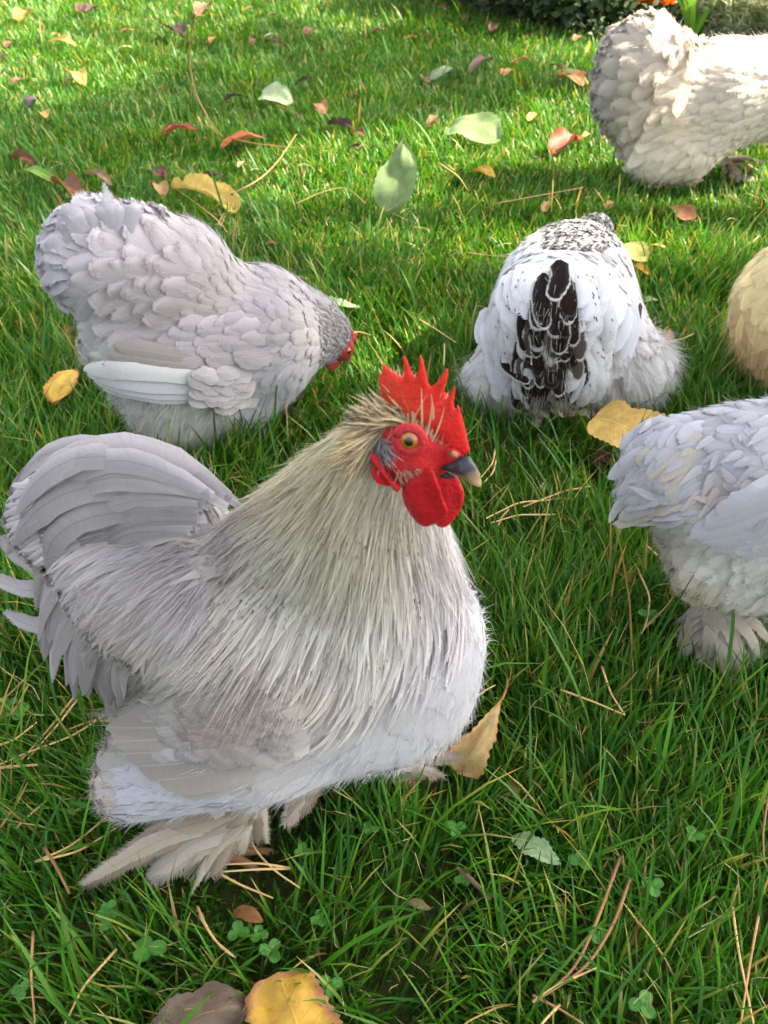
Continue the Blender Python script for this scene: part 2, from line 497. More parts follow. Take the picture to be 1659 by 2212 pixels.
# ------------------------------------------------------------------ birds
class Bird:
    """a bird laid out on an upright reference plane: origin on the ground, heading toward the picture's right turned by phi degrees"""
    def __init__(s, name, gx, gy, phi, squash=0.9, mirror=True, k=0.02):
        s.o = ground(gx, gy); s.phi = R_(phi)
        s.h = np.array([math.cos(s.phi), -math.sin(s.phi), 0]); s.n = np.array([math.sin(s.phi), math.cos(s.phi), 0])
        s.sq = squash; s.mirror = mirror; s.k = k; s.prims = []; s.guides = []; s.colpts = []
        s.root = empty(name, s.o)
    def U(s, px, py, off=0.0):
        r = ray(px, py)
        t = ((s.o - CAMP) @ s.n + off) / (r @ s.n)
        return CAMP + r * np.asarray(t)[..., None]
    def rad(s, p, rpx):
        return rpx * ((p - CAMP) @ cF) / FPX
    def limb(s, a, b=None, off=0.0, off2=None, sq=None):
        A = s.U(a[0], a[1], off); ra = s.rad(A, a[2])
        if b is None: B, rb = A + 1e-5, ra
        else:
            B = s.U(b[0], b[1], off if off2 is None else off2); rb = s.rad(B, b[2])
        s.prims.append((A, B, ra, rb, s.sq if sq is None else sq))
    def sdf(s, p):
        out = None
        for A, B, ra, rb, sq in s.prims:
            q = p - A; ba = B - A
            t = np.clip((q @ ba) / (ba @ ba), 0, 1)
            d = q - t[:, None] * ba
            if sq != 1.0:
                l = d @ s.n
                d = d + (l * (1 / sq - 1))[:, None] * s.n
            d = np.sqrt((d * d).sum(-1)) - (ra + (rb - ra) * t)
            if out is None: out = d
            else:
                hh = np.maximum(s.k - np.abs(out - d), 0) / s.k
                out = np.minimum(out, d) - hh * hh * s.k * 0.25
        return out
    def grad(s, p, e=0.0015):
        f0 = None; g = np.zeros_like(p)
        for a in range(3):
            d = np.zeros(3); d[a] = e
            g[:, a] = (s.sdf(p + d) - s.sdf(p - d)) / (2 * e)
        return g
    def snap(s, p, it=2, off=0.0):
        for _ in range(it):
            g = s.grad(p); f = s.sdf(p) - off
            p = p - g * (f / np.maximum((g * g).sum(-1), 0.2))[:, None]
        return p
    def hit(s, q, off=0.0):
        """where the view through picture points q (...,2) meets the plumage; off = height above it"""
        q = np.asarray(q, float); sh = q.shape[:-1]
        d = unit(ray(q[..., 0], q[..., 1])).reshape(-1, 3)
        t = np.full(len(d), max(0.25, np.linalg.norm(s.o - CAMP) - 0.45)); best = np.full(len(d), 1e9); bt = t.copy()
        for _ in range(45):
            f = s.sdf(CAMP + d * t[:, None])
            m = f < best; best[m] = f[m]; bt[m] = t[m]
            t = t + np.where(np.abs(f) < 0.0004, 0, f * 0.85)
        return s.snap(CAMP + d * bt[:, None], 3, np.broadcast_to(off, sh).reshape(-1)).reshape(*sh, 3)
    def drape(s, q, offs):
        """one path of picture points laid over the plumage; past the outline it carries on at the last depth"""
        q = np.asarray(q, float); pts = s.hit(q, np.asarray(offs, float))
        er = np.linalg.norm(project(pts) - q, axis=1); lat = -0.03
        for k in range(len(q)):
            if er[k] < 12: lat = (pts[k] - s.o) @ s.n
            else:
                lat *= 0.85; pts[k] = s.U(q[k, 0], q[k, 1], lat)
        return pts
    def body_mesh(s, h=0.0055):
        lo = np.min([np.minimum(A - ra, B - rb) for A, B, ra, rb, _ in s.prims], 0) - 0.02
        hi = np.max([np.maximum(A + ra, B + rb) for A, B, ra, rb, _ in s.prims], 0) + 0.02
        f, o = grid_eval(s.sdf, lo, hi, h)
        s.bv, s.bf = surface_nets(f, o, h)
        return s.bv, s.bf
    def sample(s, n):
        v, f = s.bv, s.bf
        a = np.linalg.norm(np.cross(v[f[:, 1]] - v[f[:, 0]], v[f[:, 3]] - v[f[:, 0]]), axis=1) + 1e-12
        i = RNG.choice(len(f), n, p=a / a.sum())
        x, y = RNG.random((2, n, 1))
        q = v[f[i]]
        return s.snap((q[:, 0] * (1 - x) + q[:, 1] * x) * (1 - y) + (q[:, 3] * (1 - x) + q[:, 2] * x) * y, 1)
    def near(s, p):
        """mirror points of the far side to the side the photograph shows"""
        if not s.mirror: return p, np.zeros(len(p), bool)
        l = (p - s.o) @ s.n
        m = l > 0
        return p - (2 * np.maximum(l, 0))[:, None] * s.n, m
    def pix(s, p):
        return project(s.near(p)[0])
    def flow(s, p, n):
        q, m = s.near(p)
        nn = n.copy(); nn[m] -= 2 * (n[m] @ s.n)[:, None] * s.n
        x = project(q)
        G = np.array([[(a[0] + b[0]) / 2, (a[1] + b[1]) / 2, b[0] - a[0], b[1] - a[1]] for a, b in s.guides], float)
        d2 = ((x[:, None] - G[None, :, :2]) ** 2).sum(-1)
        w = 1 / (d2 + 900) ** 1.6
        gd = G[:, 2:] / np.linalg.norm(G[:, 2:], axis=1, keepdims=True)
        v = (w[..., None] * gd).sum(1); v /= np.maximum(np.linalg.norm(v, axis=1, keepdims=True), 1e-9)
        d = v[:, :1] * cR - v[:, 1:] * cU
        vw = unit(q - CAMP)
        nv = (nn * vw).sum(1); nv = np.where(np.abs(nv) < 0.35, np.where(nv < 0, -0.35, 0.35), nv)
        d = d - ((d * nn).sum(1) / nv)[:, None] * vw
        d = d - (d * nn).sum(1)[:, None] * nn
        d[m] -= 2 * (d[m] @ s.n)[:, None] * s.n
        return unit(d)
    def colour(s, p, var=0.06):
        x = s.pix(p)
        C = np.array([[c[0], c[1]] for c in s.colpts], float); V = np.array([c[2] for c in s.colpts])
        w = 1 / (((x[:, None] - C[None]) ** 2).sum(-1) + 400) ** 1.5
        c = (w[..., None] * V[None]).sum(1) / w.sum(1)[:, None]
        return c * (1 + var * RNG.standard_normal((len(p), 1)))
    def cover(s, bag, P, L, W, kind='round', lift=(0.0, 0.004), M=9, jit=0.12, cc=None, ce=None, camber=0.25, fringe=3, fr_len=0.5, stiff=0.0, tipcol=None, curl=0.0):
        n = len(P)
        if n == 0: return
        L = np.broadcast_to(L, (n,)).astype(float) * (1 + 0.12 * RNG.standard_normal(n)); W = np.broadcast_to(W, (n,)).astype(float) * (1 + 0.1 * RNG.standard_normal(n))
        ctr = np.zeros((n, M, 3)); nrm = np.zeros((n, M, 3))
        p = P.copy(); ang = jit * RNG.standard_normal(n); pd = None
        lz = RNG.random(n) * 0.5 + 0.75
        tw_ = warp(M)
        for i in range(M):
            nn = unit(s.grad(p)); d = s.flow(p, nn)
            d = d * np.cos(ang)[:, None] + np.cross(nn, d) * np.sin(ang)[:, None]
            if pd is not None: d = unit(d * (1 - stiff) + pd * stiff)
            t = tw_[i]
            ctr[:, i] = p + nn * ((lift[0] + (lift[1] - lift[0]) * t ** 1.3 + curl * max(0, t - 0.6) ** 2) * lz)[:, None]
            nrm[:, i] = nn
            pd = d
            p = p + d * (L * (tw_[min(i + 1, M - 1)] - tw_[i]))[:, None]
            sn = s.snap(p, 1)
            p = sn if stiff < 0.9 else p
        if cc is None: cc = s.colour(P)
        if ce is None: ce = cc * 1.06
        feather_geo(bag, ctr, nrm, L, W, kind, cc, ce, camber, fringe, fr_len, tipcol)
    def down(s, bag, P, L, w=0.00035, up=0.5, jit=0.35, droop=0.0, col=None, bend=0.4):
        n = len(P)
        if n == 0: return
        nn = unit(s.grad(P)); d = s.flow(P, nn)
        cl = np.stack([vnoise(P, 61 + a, 75.0) - 0.5 for a in range(3)], -1)
        D = unit(d + nn * up + jit * 0.55 * RNG.standard_normal((n, 3)) + jit * 3.0 * cl)
        c = s.colour(P, 0.1) if col is None else col
        strands(bag, P - nn * 0.001, D, np.broadcast_to(L, (n,)) * (0.6 + 0.7 * RNG.random(n)), np.full(n, w), c, droop, bend)

def plate(bird_o, n, polyfn, poly, T, edge, h, colfn, lo_pad=0.006, bendfn=None, rounder=0.5):
    """a fleshy plate: outline poly (picture points) laid on a plane through bird_o with normal n; thick T in the middle, thin at the edge"""
    P3 = polyfn(np.array(poly, float))
    ex = np.cross(n, [0, 0, 1.0]); ex = ex / np.linalg.norm(ex); ey = np.cross(ex, n)
    o = P3.mean(0)
    p2 = np.stack([(P3 - o) @ ex, (P3 - o) @ ey], -1)
    lo = np.array([*(p2.min(0) - 0.004), -T - lo_pad]); hi = np.array([*(p2.max(0) + 0.004), T + lo_pad])
    def fn(g):
        xy = g[:, :2]
        d = seg_dist(xy, p2); ins = in_poly(xy, p2)
        sd = np.where(ins, d, -d)
        th = T * np.clip(sd / edge, 0, 1) ** rounder + np.minimum(sd, 0)
        return np.abs(g[:, 2]) - th
    f, oo = grid_eval(fn, lo, hi, h)
    v, fa = surface_nets(f, oo, h)
    if bendfn is not None: v = bendfn(v)
    for _ in range(2):                                        # light smoothing
        acc = np.zeros_like(v); cnt = np.zeros(len(v))
        for a in range(4):
            np.add.at(acc, fa[:, a], v[fa[:, (a + 1) % 4]]); np.add.at(cnt, fa[:, a], 1)
        v = v * 0.5 + 0.5 * acc / np.maximum(cnt, 1)[:, None]
    c = colfn(v, p2)
    w = o + v[:, :1] * ex + v[:, 1:2] * ey + v[:, 2:3] * n
    return w, fa, c

def ball_mesh(c, r, axes=None, nu=20, nv=14):
    """uv sphere, axes rows = (x,y,z) directions; returns verts, faces, unit dirs"""
    th = np.linspace(0, 2 * np.pi, nu, endpoint=False); ph = np.linspace(0.0, np.pi, nv)
    d = np.stack([np.outer(np.sin(ph), np.cos(th)), np.outer(np.sin(ph), np.sin(th)), np.outer(np.cos(ph), np.ones(nu))], -1).reshape(-1, 3)
    A = np.eye(3) if axes is None else axes
    v = c + (d * r) @ A
    i = np.arange(nv - 1)[:, None] * nu; j = np.arange(nu)[None]
    q = np.stack([i + j, i + nu + j, i + nu + (j + 1) % nu, i + (j + 1) % nu], -1).reshape(-1, 4)
    return v, q, d

def frame_of(z, up=(0, 0, 1)):
    z = unit(np.asarray(z, float)); x = unit(np.cross(up, z)); y = np.cross(z, x)
    return np.array([x, y, z])

def eye_part(parent, c, look, r, iris=(0.36, 0.11, 0.008), pupil=0.40):
    A = frame_of(look)
    v, q, d = ball_mesh(c, r, A, 32, 40)
    a = np.arccos(np.clip(d[:, 2], -1, 1))
    col = np.zeros((len(v), 3)); ir = np.array(iris)
    n = vnoise(np.stack([np.arctan2(d[:, 1], d[:, 0]) * 5, a * 3], -1), 3)
    rr = a / 1.05
    col[:] = ir * (0.75 + 0.6 * n)[:, None]
    col[rr > 0.78] *= 0.35
    col[rr > 0.95] = (0.02, 0.008, 0.006)
    col[rr < pupil] = (0.004, 0.004, 0.005)
    o = mesh_obj('eye', v, [q], M_EYE, parent, col)
    return o

def tube(bag, pts, r, col, n=6, rads=None):
    pts = np.asarray(pts, float); m = len(pts)
    t = unit(np.gradient(pts, axis=0))
    x = unit(np.cross(t, [0.31, 0.17, 0.93])); y = np.cross(t, x)
    a = np.linspace(0, 2 * np.pi, n, endpoint=False)
    rr = np.full(m, r) if rads is None else np.asarray(rads, float)
    v = pts[:, None] + (x[:, None] * np.cos(a)[None, :, None] + y[:, None] * np.sin(a)[None, :, None]) * rr[:, None, None]
    i = np.arange(m - 1)[:, None] * n; j = np.arange(n)[None]
    q = np.stack([i + j, i + (j + 1) % n, i + n + (j + 1) % n, i + n + j], -1).reshape(-1, 4)
    col = np.asarray(col, float)
    c = col if col.ndim == 1 else np.repeat(col, n, 0)
    bag.add(v, [q], c)

def smooth_line(pts, m, wob=0.0):
    pts = np.asarray(pts, float)
    s = np.concatenate([[0], np.cumsum(np.linalg.norm(np.diff(pts, axis=0), axis=1))])
    x = np.linspace(0, s[-1], m)
    c = np.stack([np.interp(x, s, pts[:, k]) for k in range(pts.shape[1])], -1)
    for _ in range(max(1, m // 5)):
        c[1:-1] = (c[:-2] + 2 * c[1:-1] + c[2:]) / 4
    if wob: c[1:-1] += wob * RNG.standard_normal(c[1:-1].shape)
    return c

def simple_head(root, c, fwd, r, feather_col, comb_h=0.6, red=S(190, 30, 35)):
    """head of a hen: skull (feathered by its owner), face, comb, beak, wattles, eyes"""
    fwd = unit(np.asarray(fwd, float)); side = unit(np.cross(fwd, [0, 0, 1.0])); up = np.cross(side, fwd)
    A = np.array([side, up, fwd])
    for sd in (-1, 1):
        v, q, d = ball_mesh(c + fwd * r * 0.35 + side * sd * r * 0.45, np.array([0.55, 0.75, 0.8]) * r, A)
        mesh_obj('face_patch', v, [q], M_RED, root, np.broadcast_to(red * 0.8, v.shape))
        eye_part(root, c + fwd * r * 0.45 + side * sd * r * 0.86 + up * r * 0.15, side * sd + fwd * 0.15, r * 0.22, pupil=0.5)
        v, q, d = ball_mesh(c + fwd * r * 0.75 - up * r * 0.95 + side * sd * r * 0.3, np.array([0.16, 0.5, 0.4]) * r, A)
        mesh_obj('wattle', v, [q], M_RED, root, np.broadcast_to(red, v.shape))
    b = Bag()
    t = np.linspace(0, 1, 8)
    pts = c + fwd[None] * (r * (0.95 + 0.95 * t))[:, None] - up[None] * (r * (0.1 + 0.55 * t ** 2))[:, None]
    cc = np.array([S(70, 66, 68) * (1 - a) + S(190, 165, 125) * a for a in t])
    tube(b, pts, 0, cc, 10, rads=r * 0.40 * (1 - t ** 1.5) + 0.0005)
    b.build('beak', M_BEAK, root)
    b = Bag()
    t = np.linspace(-0.3, 1.15, 25)
    top = comb_h * r * (0.45 + 0.55 * np.abs(np.sin(t * 9))) * np.clip((1.2 - t) * 3, 0, 1) * np.clip((t + 0.4) * 4, 0, 1)
    for sgn in (1,):
        base = c + fwd[None] * (r * t)[:, None] + up[None] * (r * 0.75)
        tp = base + up[None] * (top + 0.002)[:, None]
        th = side * r * 0.12
        V = np.stack([base - th, tp - th * 0.3, tp + th * 0.3, base + th], 1)
        i = np.arange(24)[:, None] * 4 + np.arange(3)[None]
        i = i.ravel()
        b.add(V, [np.stack([i, i + 1, i + 5, i + 4], -1)], red)
    b.build('comb', M_RED, root)
# ================================================================== ground and flower bed soil
def soil_material():
    m, nt, nd, lk = new_mat('soil_and_thatch')
    ob = N(nt, 'ShaderNodeTexCoord').outputs['Object']
    n1 = N(nt, 'ShaderNodeTexNoise', i_Scale=9.0, i_Detail=6.0); lk.new(ob, n1.inputs['Vector'])
    n2 = N(nt, 'ShaderNodeTexNoise', i_Scale=160.0, i_Detail=4.0); lk.new(ob, n2.inputs['Vector'])
    c = mixc(nt, n1.outputs['Fac'], tuple(S(56, 52, 30)), tuple(S(52, 72, 28)))
    c = mixc(nt, mathn(nt, 'MULTIPLY', n2.outputs['Fac'], 0.6), c, tuple(S(80, 86, 46)))
    pb = N(nt, 'ShaderNodeBsdfPrincipled'); lk.new(c, pb.inputs['Base Color']); pb.inputs['Roughness'].default_value = 0.95; pb.inputs['Specular IOR Level'].default_value = 0.1
    b = N(nt, 'ShaderNodeBump', i_Strength=0.8, i_Distance=0.01); lk.new(n2.outputs['Fac'], b.inputs['Height']); lk.new(b.outputs[0], pb.inputs['Normal'])
    out = N(nt, 'ShaderNodeOutputMaterial'); lk.new(pb.outputs[0], out.inputs[0])
    return m
M_SOIL = soil_material()
g = 200.0
mesh_obj('ground', [(-g, -g, 0), (g, -g, 0), (g, g, 0), (-g, g, 0)], [np.array([[0, 1, 2, 3]])], M_SOIL)['kind'] = 'structure'
BED0, BED1 = ground(1040, 10, 0.04) * np.array([1, 1, 0]), ground(1740, 140, 0.04) * np.array([1, 1, 0])
bd = unit(BED1 - BED0); bn = np.array([-bd[1], bd[0], 0])
def in_bed(p):
    return ((p[..., :2] - BED0[:2]) @ bn[:2] > 0) & (p[..., 0] > BED0[0] - 0.15 * np.maximum((p[..., :2] - BED0[:2]) @ bn[:2], 0))
q = np.array([BED0 - bd * 0.1, BED1 + bd * 2, BED1 + bd * 2 + bn * 1.6, BED0 - bd * 0.1 + bn * 1.6]); q[:, 2] = 0.004
mesh_obj('flower_bed_soil', q, [np.array([[0, 1, 2, 3]])], M_SOIL)['kind'] = 'structure'
TRAMPLED = []                                       # (x, y, radius, height): grass pressed down under things lying on it
# ================================================================== the rooster
GREY = S(186, 181, 184); LAV = S(194, 189, 193); PALE = S(206, 205, 208); CREAM = S(212, 200, 165); DIRTY = S(168, 160, 150); TAUPE = S(150, 140, 136)

def zc(pts):      # points measured in the close-up of the head -> picture points
    return [(711.6 + x * 0.2451, 711.6 + y * 0.2451) for x, y in pts]

def build_rooster():
    B = Bird('rooster', 610, 1790, 12, squash=0.86, k=0.03)
    L = B.limb
    L((650, 1445, 258), (795, 1440, 236))
    L((350, 1270, 175), (620, 1400, 255))
    L((150, 1120, 118), (330, 1215, 165))
    L((815, 1340, 215), (790, 1155, 138), off2=-0.008, sq=0.8)
    L((592, 1165, 88), (760, 1075, 112), off=-0.006, off2=-0.012, sq=0.85)
    L((790, 1155, 138), (815, 1015, 66), off=-0.008, off2=-0.022, sq=0.72)
    L((815, 1015, 66), (852, 935, 46), off=-0.022, off2=-0.030, sq=0.8)
    L((640, 1540, 105), (345, 1580, 82), off=-0.042, off2=-0.03, sq=0.7)
    L((540, 1620, 110), (285, 1690, 78), off=-0.05, off2=-0.045, sq=1)
    L((740, 1520, 105), (800, 1590, 74), off=0.045, sq=1)
    v, f = B.body_mesh(0.005)
    B.guides = [((800, 870), (745, 925)), ((740, 930), (650, 1020)), ((650, 1020), (560, 1100)), ((600, 1100), (490, 1220)), ((840, 880), (800, 960)),
        ((780, 1090), (715, 1290)), ((765, 990), (705, 1120)), ((820, 1080), (795, 1300)), ((700, 1300), (640, 1480)), ((820, 1300), (800, 1480)),
        ((500, 1230), (410, 1350)), ((870, 1120), (900, 1260)), ((960, 1150), (1010, 1260)), ((600, 1400), (530, 1560)), ((930, 1280), (930, 1400)),
        ((1020, 1200), (1030, 1310)), ((960, 1360), (920, 1490)), ((900, 1450), (840, 1580)), ((850, 1600), (740, 1680)), ((700, 1620), (590, 1670)),
        ((500, 1500), (320, 1575)), ((420, 1560), (265, 1565)), ((650, 1560), (490, 1630)), ((450, 1060), (320, 1075)), ((480, 1150), (330, 1210)),
        ((420, 1290), (320, 1400)), ((360, 1360), (280, 1480)), ((250, 1250), (165, 1350)), ((310, 1150), (180, 1200)), ((260, 1020), (120, 1050)),
        ((560, 1690), (400, 1725)), ((350, 1680), (220, 1700)), ((520, 1090), (420, 1075)), ((980, 1500), (930, 1600))]
    B.colpts = [(1000, 1400, PALE), (900, 1600, PALE * 1.05), (760, 1680, PALE), (950, 1250, GREY), (1030, 1200, GREY), (700, 1400, S(186, 180, 172)), (600, 1500, DIRTY),
        (760, 1150, S(197, 192, 180)), (650, 1200, S(193, 189, 181)), (560, 1300, S(188, 183, 178)), (800, 1300, S(200, 196, 189)), (480, 1250, S(184, 179, 178)), (700, 1000, S(184, 175, 152)),
        (400, 1400, S(172, 165, 158)), (520, 1560, S(158, 148, 140)), (330, 1570, S(164, 158, 150)), (450, 1100, LAV), (300, 1000, LAV * 1.02), (200, 1200, S(184, 177, 180)), (100, 1150, S(178, 170, 174)),
        (300, 1300, S(180, 172, 170)), (350, 1700, S(205, 204, 214)), (220, 1720, S(200, 190, 180)), (500, 1700, S(212, 212, 220)), (850, 900, S(170, 158, 130))]
    bc = B.colour(v, 0.02) * 0.8
    body = mesh_obj('body', v, [f], M_SKIN_UNDER, B.root, bc)
    # head shell: bare red skin, joined to the same body mesh below
    HB = Bird('head_frame', 610, 1790, 26, squash=0.82, mirror=False, k=0.006)
    hc = B.U(890, 960, -0.034)
    HB.o = hc.copy(); HB.o[2] = 0
    Z = lambda x, y: (711.6 + x * 0.2451, 711.6 + y * 0.2451)
    def hl(a, b, **kw):
        HB.limb((*Z(a[0], a[1]), a[2] * 0.2451), (*Z(b[0], b[1]), b[2] * 0.2451), **kw)
    hl((640, 930, 205), (780, 985, 195)); hl((780, 1000, 190), (1050, 1120, 74)); hl((600, 1100, 190), (820, 1190, 140)); hl((820, 1190, 110), (960, 1220, 70)); hl((610, 1110, 150), (800, 1210, 120), off=-0.006); hl((720, 1290, 95), (640, 1330, 75), off=-0.007)
    hl((620, 960, 200), (500, 1000, 190)); hl((1000, 1050, 80), (1130, 1090, 62))
    hl((1060, 1085, 34), (1120, 1110, 30), off=-0.006, sq=1)
    HB.limb((*Z(715, 985), 150 * 0.2451), None, off=-0.0045, sq=0.5)
    hv, hf = HB.body_mesh(0.0016)
    hp = project(hv)
    red = S(186, 34, 40); c = np.broadcast_to(red, hv.shape).copy()
    nz = vnoise(hv, 5, 260)
    c *= (0.8 + 0.4 * nz)[:, None]
    tan_ = np.clip(1 - np.linalg.norm(hp - np.array(Z(520, 1180)), axis=1) / 24, 0, 1)[:, None]
    c = c * (1 - 0.6 * tan_) + S(200, 120, 70) * 0.6 * tan_
    jw = np.clip(1 - np.linalg.norm((hp - np.array(Z(700, 1260))) / np.array([1.6, 1]), axis=1) / 22, 0, 1)[:, None]
    c = c * (1 - 0.5 * jw) + S(150, 62, 60) * 0.5 * jw
    ns = np.clip(1.3 - np.linalg.norm((hp - np.array(Z(1095, 1100))) / np.array([1.3, 1]), axis=1) / 9, 0, 1)[:, None]
    c = c * (1 - ns) + S(150, 120, 85) * ns
    ns2 = np.clip(1.4 - np.linalg.norm((hp - np.array(Z(1060, 1085))) / np.array([1.0, 1]), axis=1) / 4.5, 0, 1)[:, None]
    c = c * (1 - ns2) + S(60, 40, 38) * ns2
    # put the head shell into the body mesh
    me = body.data
    allv = np.concatenate([v, hv]); allc = np.concatenate([bc, c]); mi = np.concatenate([np.zeros(len(f), int), np.ones(len(hf), int)])
    bpy.data.objects.remove(body)
    body = mesh_obj('body', allv, [f, hf + len(v)], [M_SKIN_UNDER, M_RED], B.root, allc, mat_index=mi)
    bpy.data.objects.remove(HB.root)
    pl = lambda off: (lambda q: HB.U(q[:, 0], q[:, 1], off))
    # comb
    comb = zc([(480, 640), (440, 540), (428, 430), (432, 398), (465, 370), (455, 285), (475, 275), (508, 322), (575, 362), (650, 408), (664, 390), (665, 330), (650, 215), (660, 195), (680, 205), (702, 255), (738, 360), (772, 445), (783, 350),
        (788, 220), (800, 203), (818, 210), (840, 290), (858, 400), (886, 518), (922, 480), (970, 430), (1000, 350), (1015, 333), (1042, 370), (1036, 440), (1000, 605), (1012, 622), (1058, 560), (1085, 488), (1110, 492), (1106, 600),
        (1088, 708), (1108, 712), (1122, 652), (1150, 682), (1172, 765), (1202, 870), (1242, 1060), (1232, 1100), (1180, 1120), (1080, 1090), (960, 1040), (820, 960), (700, 860), (580, 760)])
    def ccol(v, p2):
        c = np.broadcast_to(S(200, 24, 32), v.shape).copy()
        c *= (0.78 + 0.45 * vnoise(v, 9, 300))[:, None]
        top = p2[:, 1].max(); k = np.clip((v[:, 1] - (top - 0.055)) / 0.055, 0, 1)
        bl = np.clip((vnoise(v, 12, 90) - 0.45) * 3, 0, 1)[:, None] * np.clip((0.03 - (v[:, 0] - p2[:, 0].min())) / 0.03 + 0.25, 0, 1)[:, None]
        c = c * (1 - 0.5 * bl) + S(226, 84, 52) * 0.5 * bl
        back = np.clip((np.abs(p2[:, 0].min() - v[:, 0]) < 0.022) * 1.0, 0, 1)
        c = c + (0.03 * k * (0.4 + vnoise(v, 2, 120)))[:, None] * np.array([0.6, 0.9, 0.1])
        return c
    w, fa, cc = plate(HB.o, HB.n, pl(0.0), comb, 0.0042, 0.016, 0.0011, ccol, bendfn=lambda v: v + np.stack([0 * v[:, 0], 0 * v[:, 0], 0.0015 * np.sin(v[:, 0] * 160) * np.clip(v[:, 1] * 40 + 0.6, 0, 1)], -1))
    pw = project(w)
    for tx, ty in zc([(663, 203), (800, 213), (1017, 345), (1098, 495), (465, 283)]):
        k = np.clip(1.25 - np.linalg.norm(pw - np.array([tx, ty]), axis=1) / 5.0, 0, 1)[:, None]
        cc = cc * (1 - k) + S(70, 30, 50) * k
    mesh_obj('comb', w, [fa], M_RED, B.root, cc)
    def wcol(v, p2):
        c = np.broadcast_to(S(172, 17, 28), v.shape).copy()
        return c * (0.82 + 0.36 * vnoise(v, 4, 420))[:, None]
    fold = lambda s: (lambda v: v + np.stack([0 * v[:, 0], 0 * v[:, 0], s * (0.004 * np.clip(-v[:, 1] * 40, -1, 1.4)) + 0.0013 * np.sin(v[:, 0] * 330 + v[:, 1] * 90)], -1))
    wat = zc([(935, 1200), (965, 1290), (1000, 1390), (1010, 1500), (1042, 1610), (1015, 1695), (930, 1745), (840, 1762), (750, 1730), (675, 1650), (630, 1560), (620, 1460), (640, 1380), (720, 1300), (830, 1230), (880, 1190)])
    w, fa, cc = plate(HB.o, HB.n, pl(-0.011), wat, 0.0036, 0.010, 0.0011, wcol, bendfn=fold(1))
    mesh_obj('wattle', w, [fa], M_RED, B.root, cc)
    wat2 = zc([(960, 1270), (1090, 1300), (1130, 1370), (1178, 1450), (1182, 1540), (1150, 1620), (1090, 1690), (1040, 1718), (960, 1700), (900, 1600), (900, 1400)])
    w, fa, cc = plate(HB.o, HB.n, pl(0.012), wat2, 0.0036, 0.010, 0.0011, wcol, bendfn=fold(-1))
    mesh_obj('wattle', w, [fa], M_RED, B.root, cc)
    lobe = zc([(365, 1070), (420, 1095), (480, 1180), (540, 1290), (632, 1370), (645, 1402), (600, 1440), (520, 1392), (440, 1345), (382, 1275), (352, 1180)])
    w, fa, cc = plate(HB.o, HB.n, pl(-0.0140), lobe, 0.0026, 0.006, 0.0009, wcol, bendfn=lambda v: v + np.stack([0 * v[:, 0], 0 * v[:, 0], -0.0016 * np.sin((v[:, 0] + v[:, 1] * 0.9) * 700)], -1))
    mesh_obj('earlobe', w, [fa], M_RED, B.root, cc)
    lobe2 = HB.U(*np.array(zc([(365, 1070)])).T)[0]
    # beak
    up_ = zc([(830, 1195), (900, 1160), (1000, 1182), (1090, 1148), (1150, 1112), (1230, 1120), (1292, 1205), (1337, 1300), (1342, 1395), (1315, 1392), (1255, 1358), (1150, 1296), (1040, 1248), (940, 1206)])
    def bcol(v, p2):
        x = (v[:, 0] - p2[:, 0].min()) / np.ptp(p2[:, 0]); y = (v[:, 1] - p2[:, 1].min()) / np.ptp(p2[:, 1])
        dark = S(48, 48, 58); tan = S(178, 150, 112)
        n = vnoise(v * np.array([1, 3, 1]), 6, 150)
        k = np.clip((x - 0.40) * 2.4 - (y - 0.12) * 2.0 + (n - 0.5) * 0.5, 0, 1)[:, None]
        c = dark * (1 - k) + tan * k
        k2 = np.clip(1 - np.abs(y - (0.62 - 0.55 * x)) * 9, 0, 1)[:, None] * np.clip((0.75 - x) * 4, 0, 1)[:, None]
        return c * (1 - 0.6 * k2) + S(24, 20, 20) * 0.6 * k2
    w, fa, cc = plate(HB.o, HB.n, pl(-0.0022), up_, 0.0052, 0.0075, 0.0008, bcol, rounder=0.6)
    bk = mesh_obj('beak', w, [fa], M_BEAK, B.root, cc)
    lo_ = zc([(930, 1190), (1040, 1250), (1140, 1300), (1100, 1312), (1010, 1312), (940, 1290)])
    w, fa, cc = plate(HB.o, HB.n, pl(0.0), lo_, 0.005, 0.006, 0.0008, lambda v, p: np.broadcast_to(S(38, 34, 36), v.shape), rounder=0.6)
    mesh_obj('lower_beak', w, [fa], M_BEAK, bk, cc)
    # eyes
    r = B.rad(hc, 112 * 0.2451)
    for sd in (-1, 1):
        c0 = HB.U(*Z(705, 978), -0.0155)
        if sd > 0: c0 = c0 + 2 * 0.0155 * HB.n
        look = HB.n * sd + HB.h * 0.22 + np.array([0, 0, 0.12]) + (unit(CAMP - c0) * 0.35 if sd < 0 else 0)
        look = unit(look)
        e = eye_part(B.root, c0 - look * r * 0.62, look, r, pupil=0.36)
        # eyelid ring
        b = Bag(); A = frame_of(look); a = np.linspace(0, 2 * np.pi, 41)
        for rr, tk, cl in ((0.80, 0.0010, S(52, 18, 20)), (0.92, 0.0017, S(176, 40, 46)), (1.10, 0.0016, S(186, 38, 44))):
            ring = c0 + (A[0] * np.cos(a)[:, None] * rr + A[1] * np.sin(a)[:, None] * rr * 0.96) * r - look * r * (0.04 + 0.3 * (rr - 0.8))
            tube(b, ring, tk, cl, 8)
        b.build('eyelid', M_RED, e)
    # ---------------- plumage
    P = B.sample(60000)
    px = B.pix(P)
    HACK = [(790, 850), (880, 900), (870, 1000), (880, 1090), (1000, 1120), (1060, 1180), (1045, 1230), (960, 1250), (900, 1330), (830, 1400), (690, 1475), (560, 1490), (470, 1400), (465, 1250), (530, 1090), (640, 1000), (740, 900)]
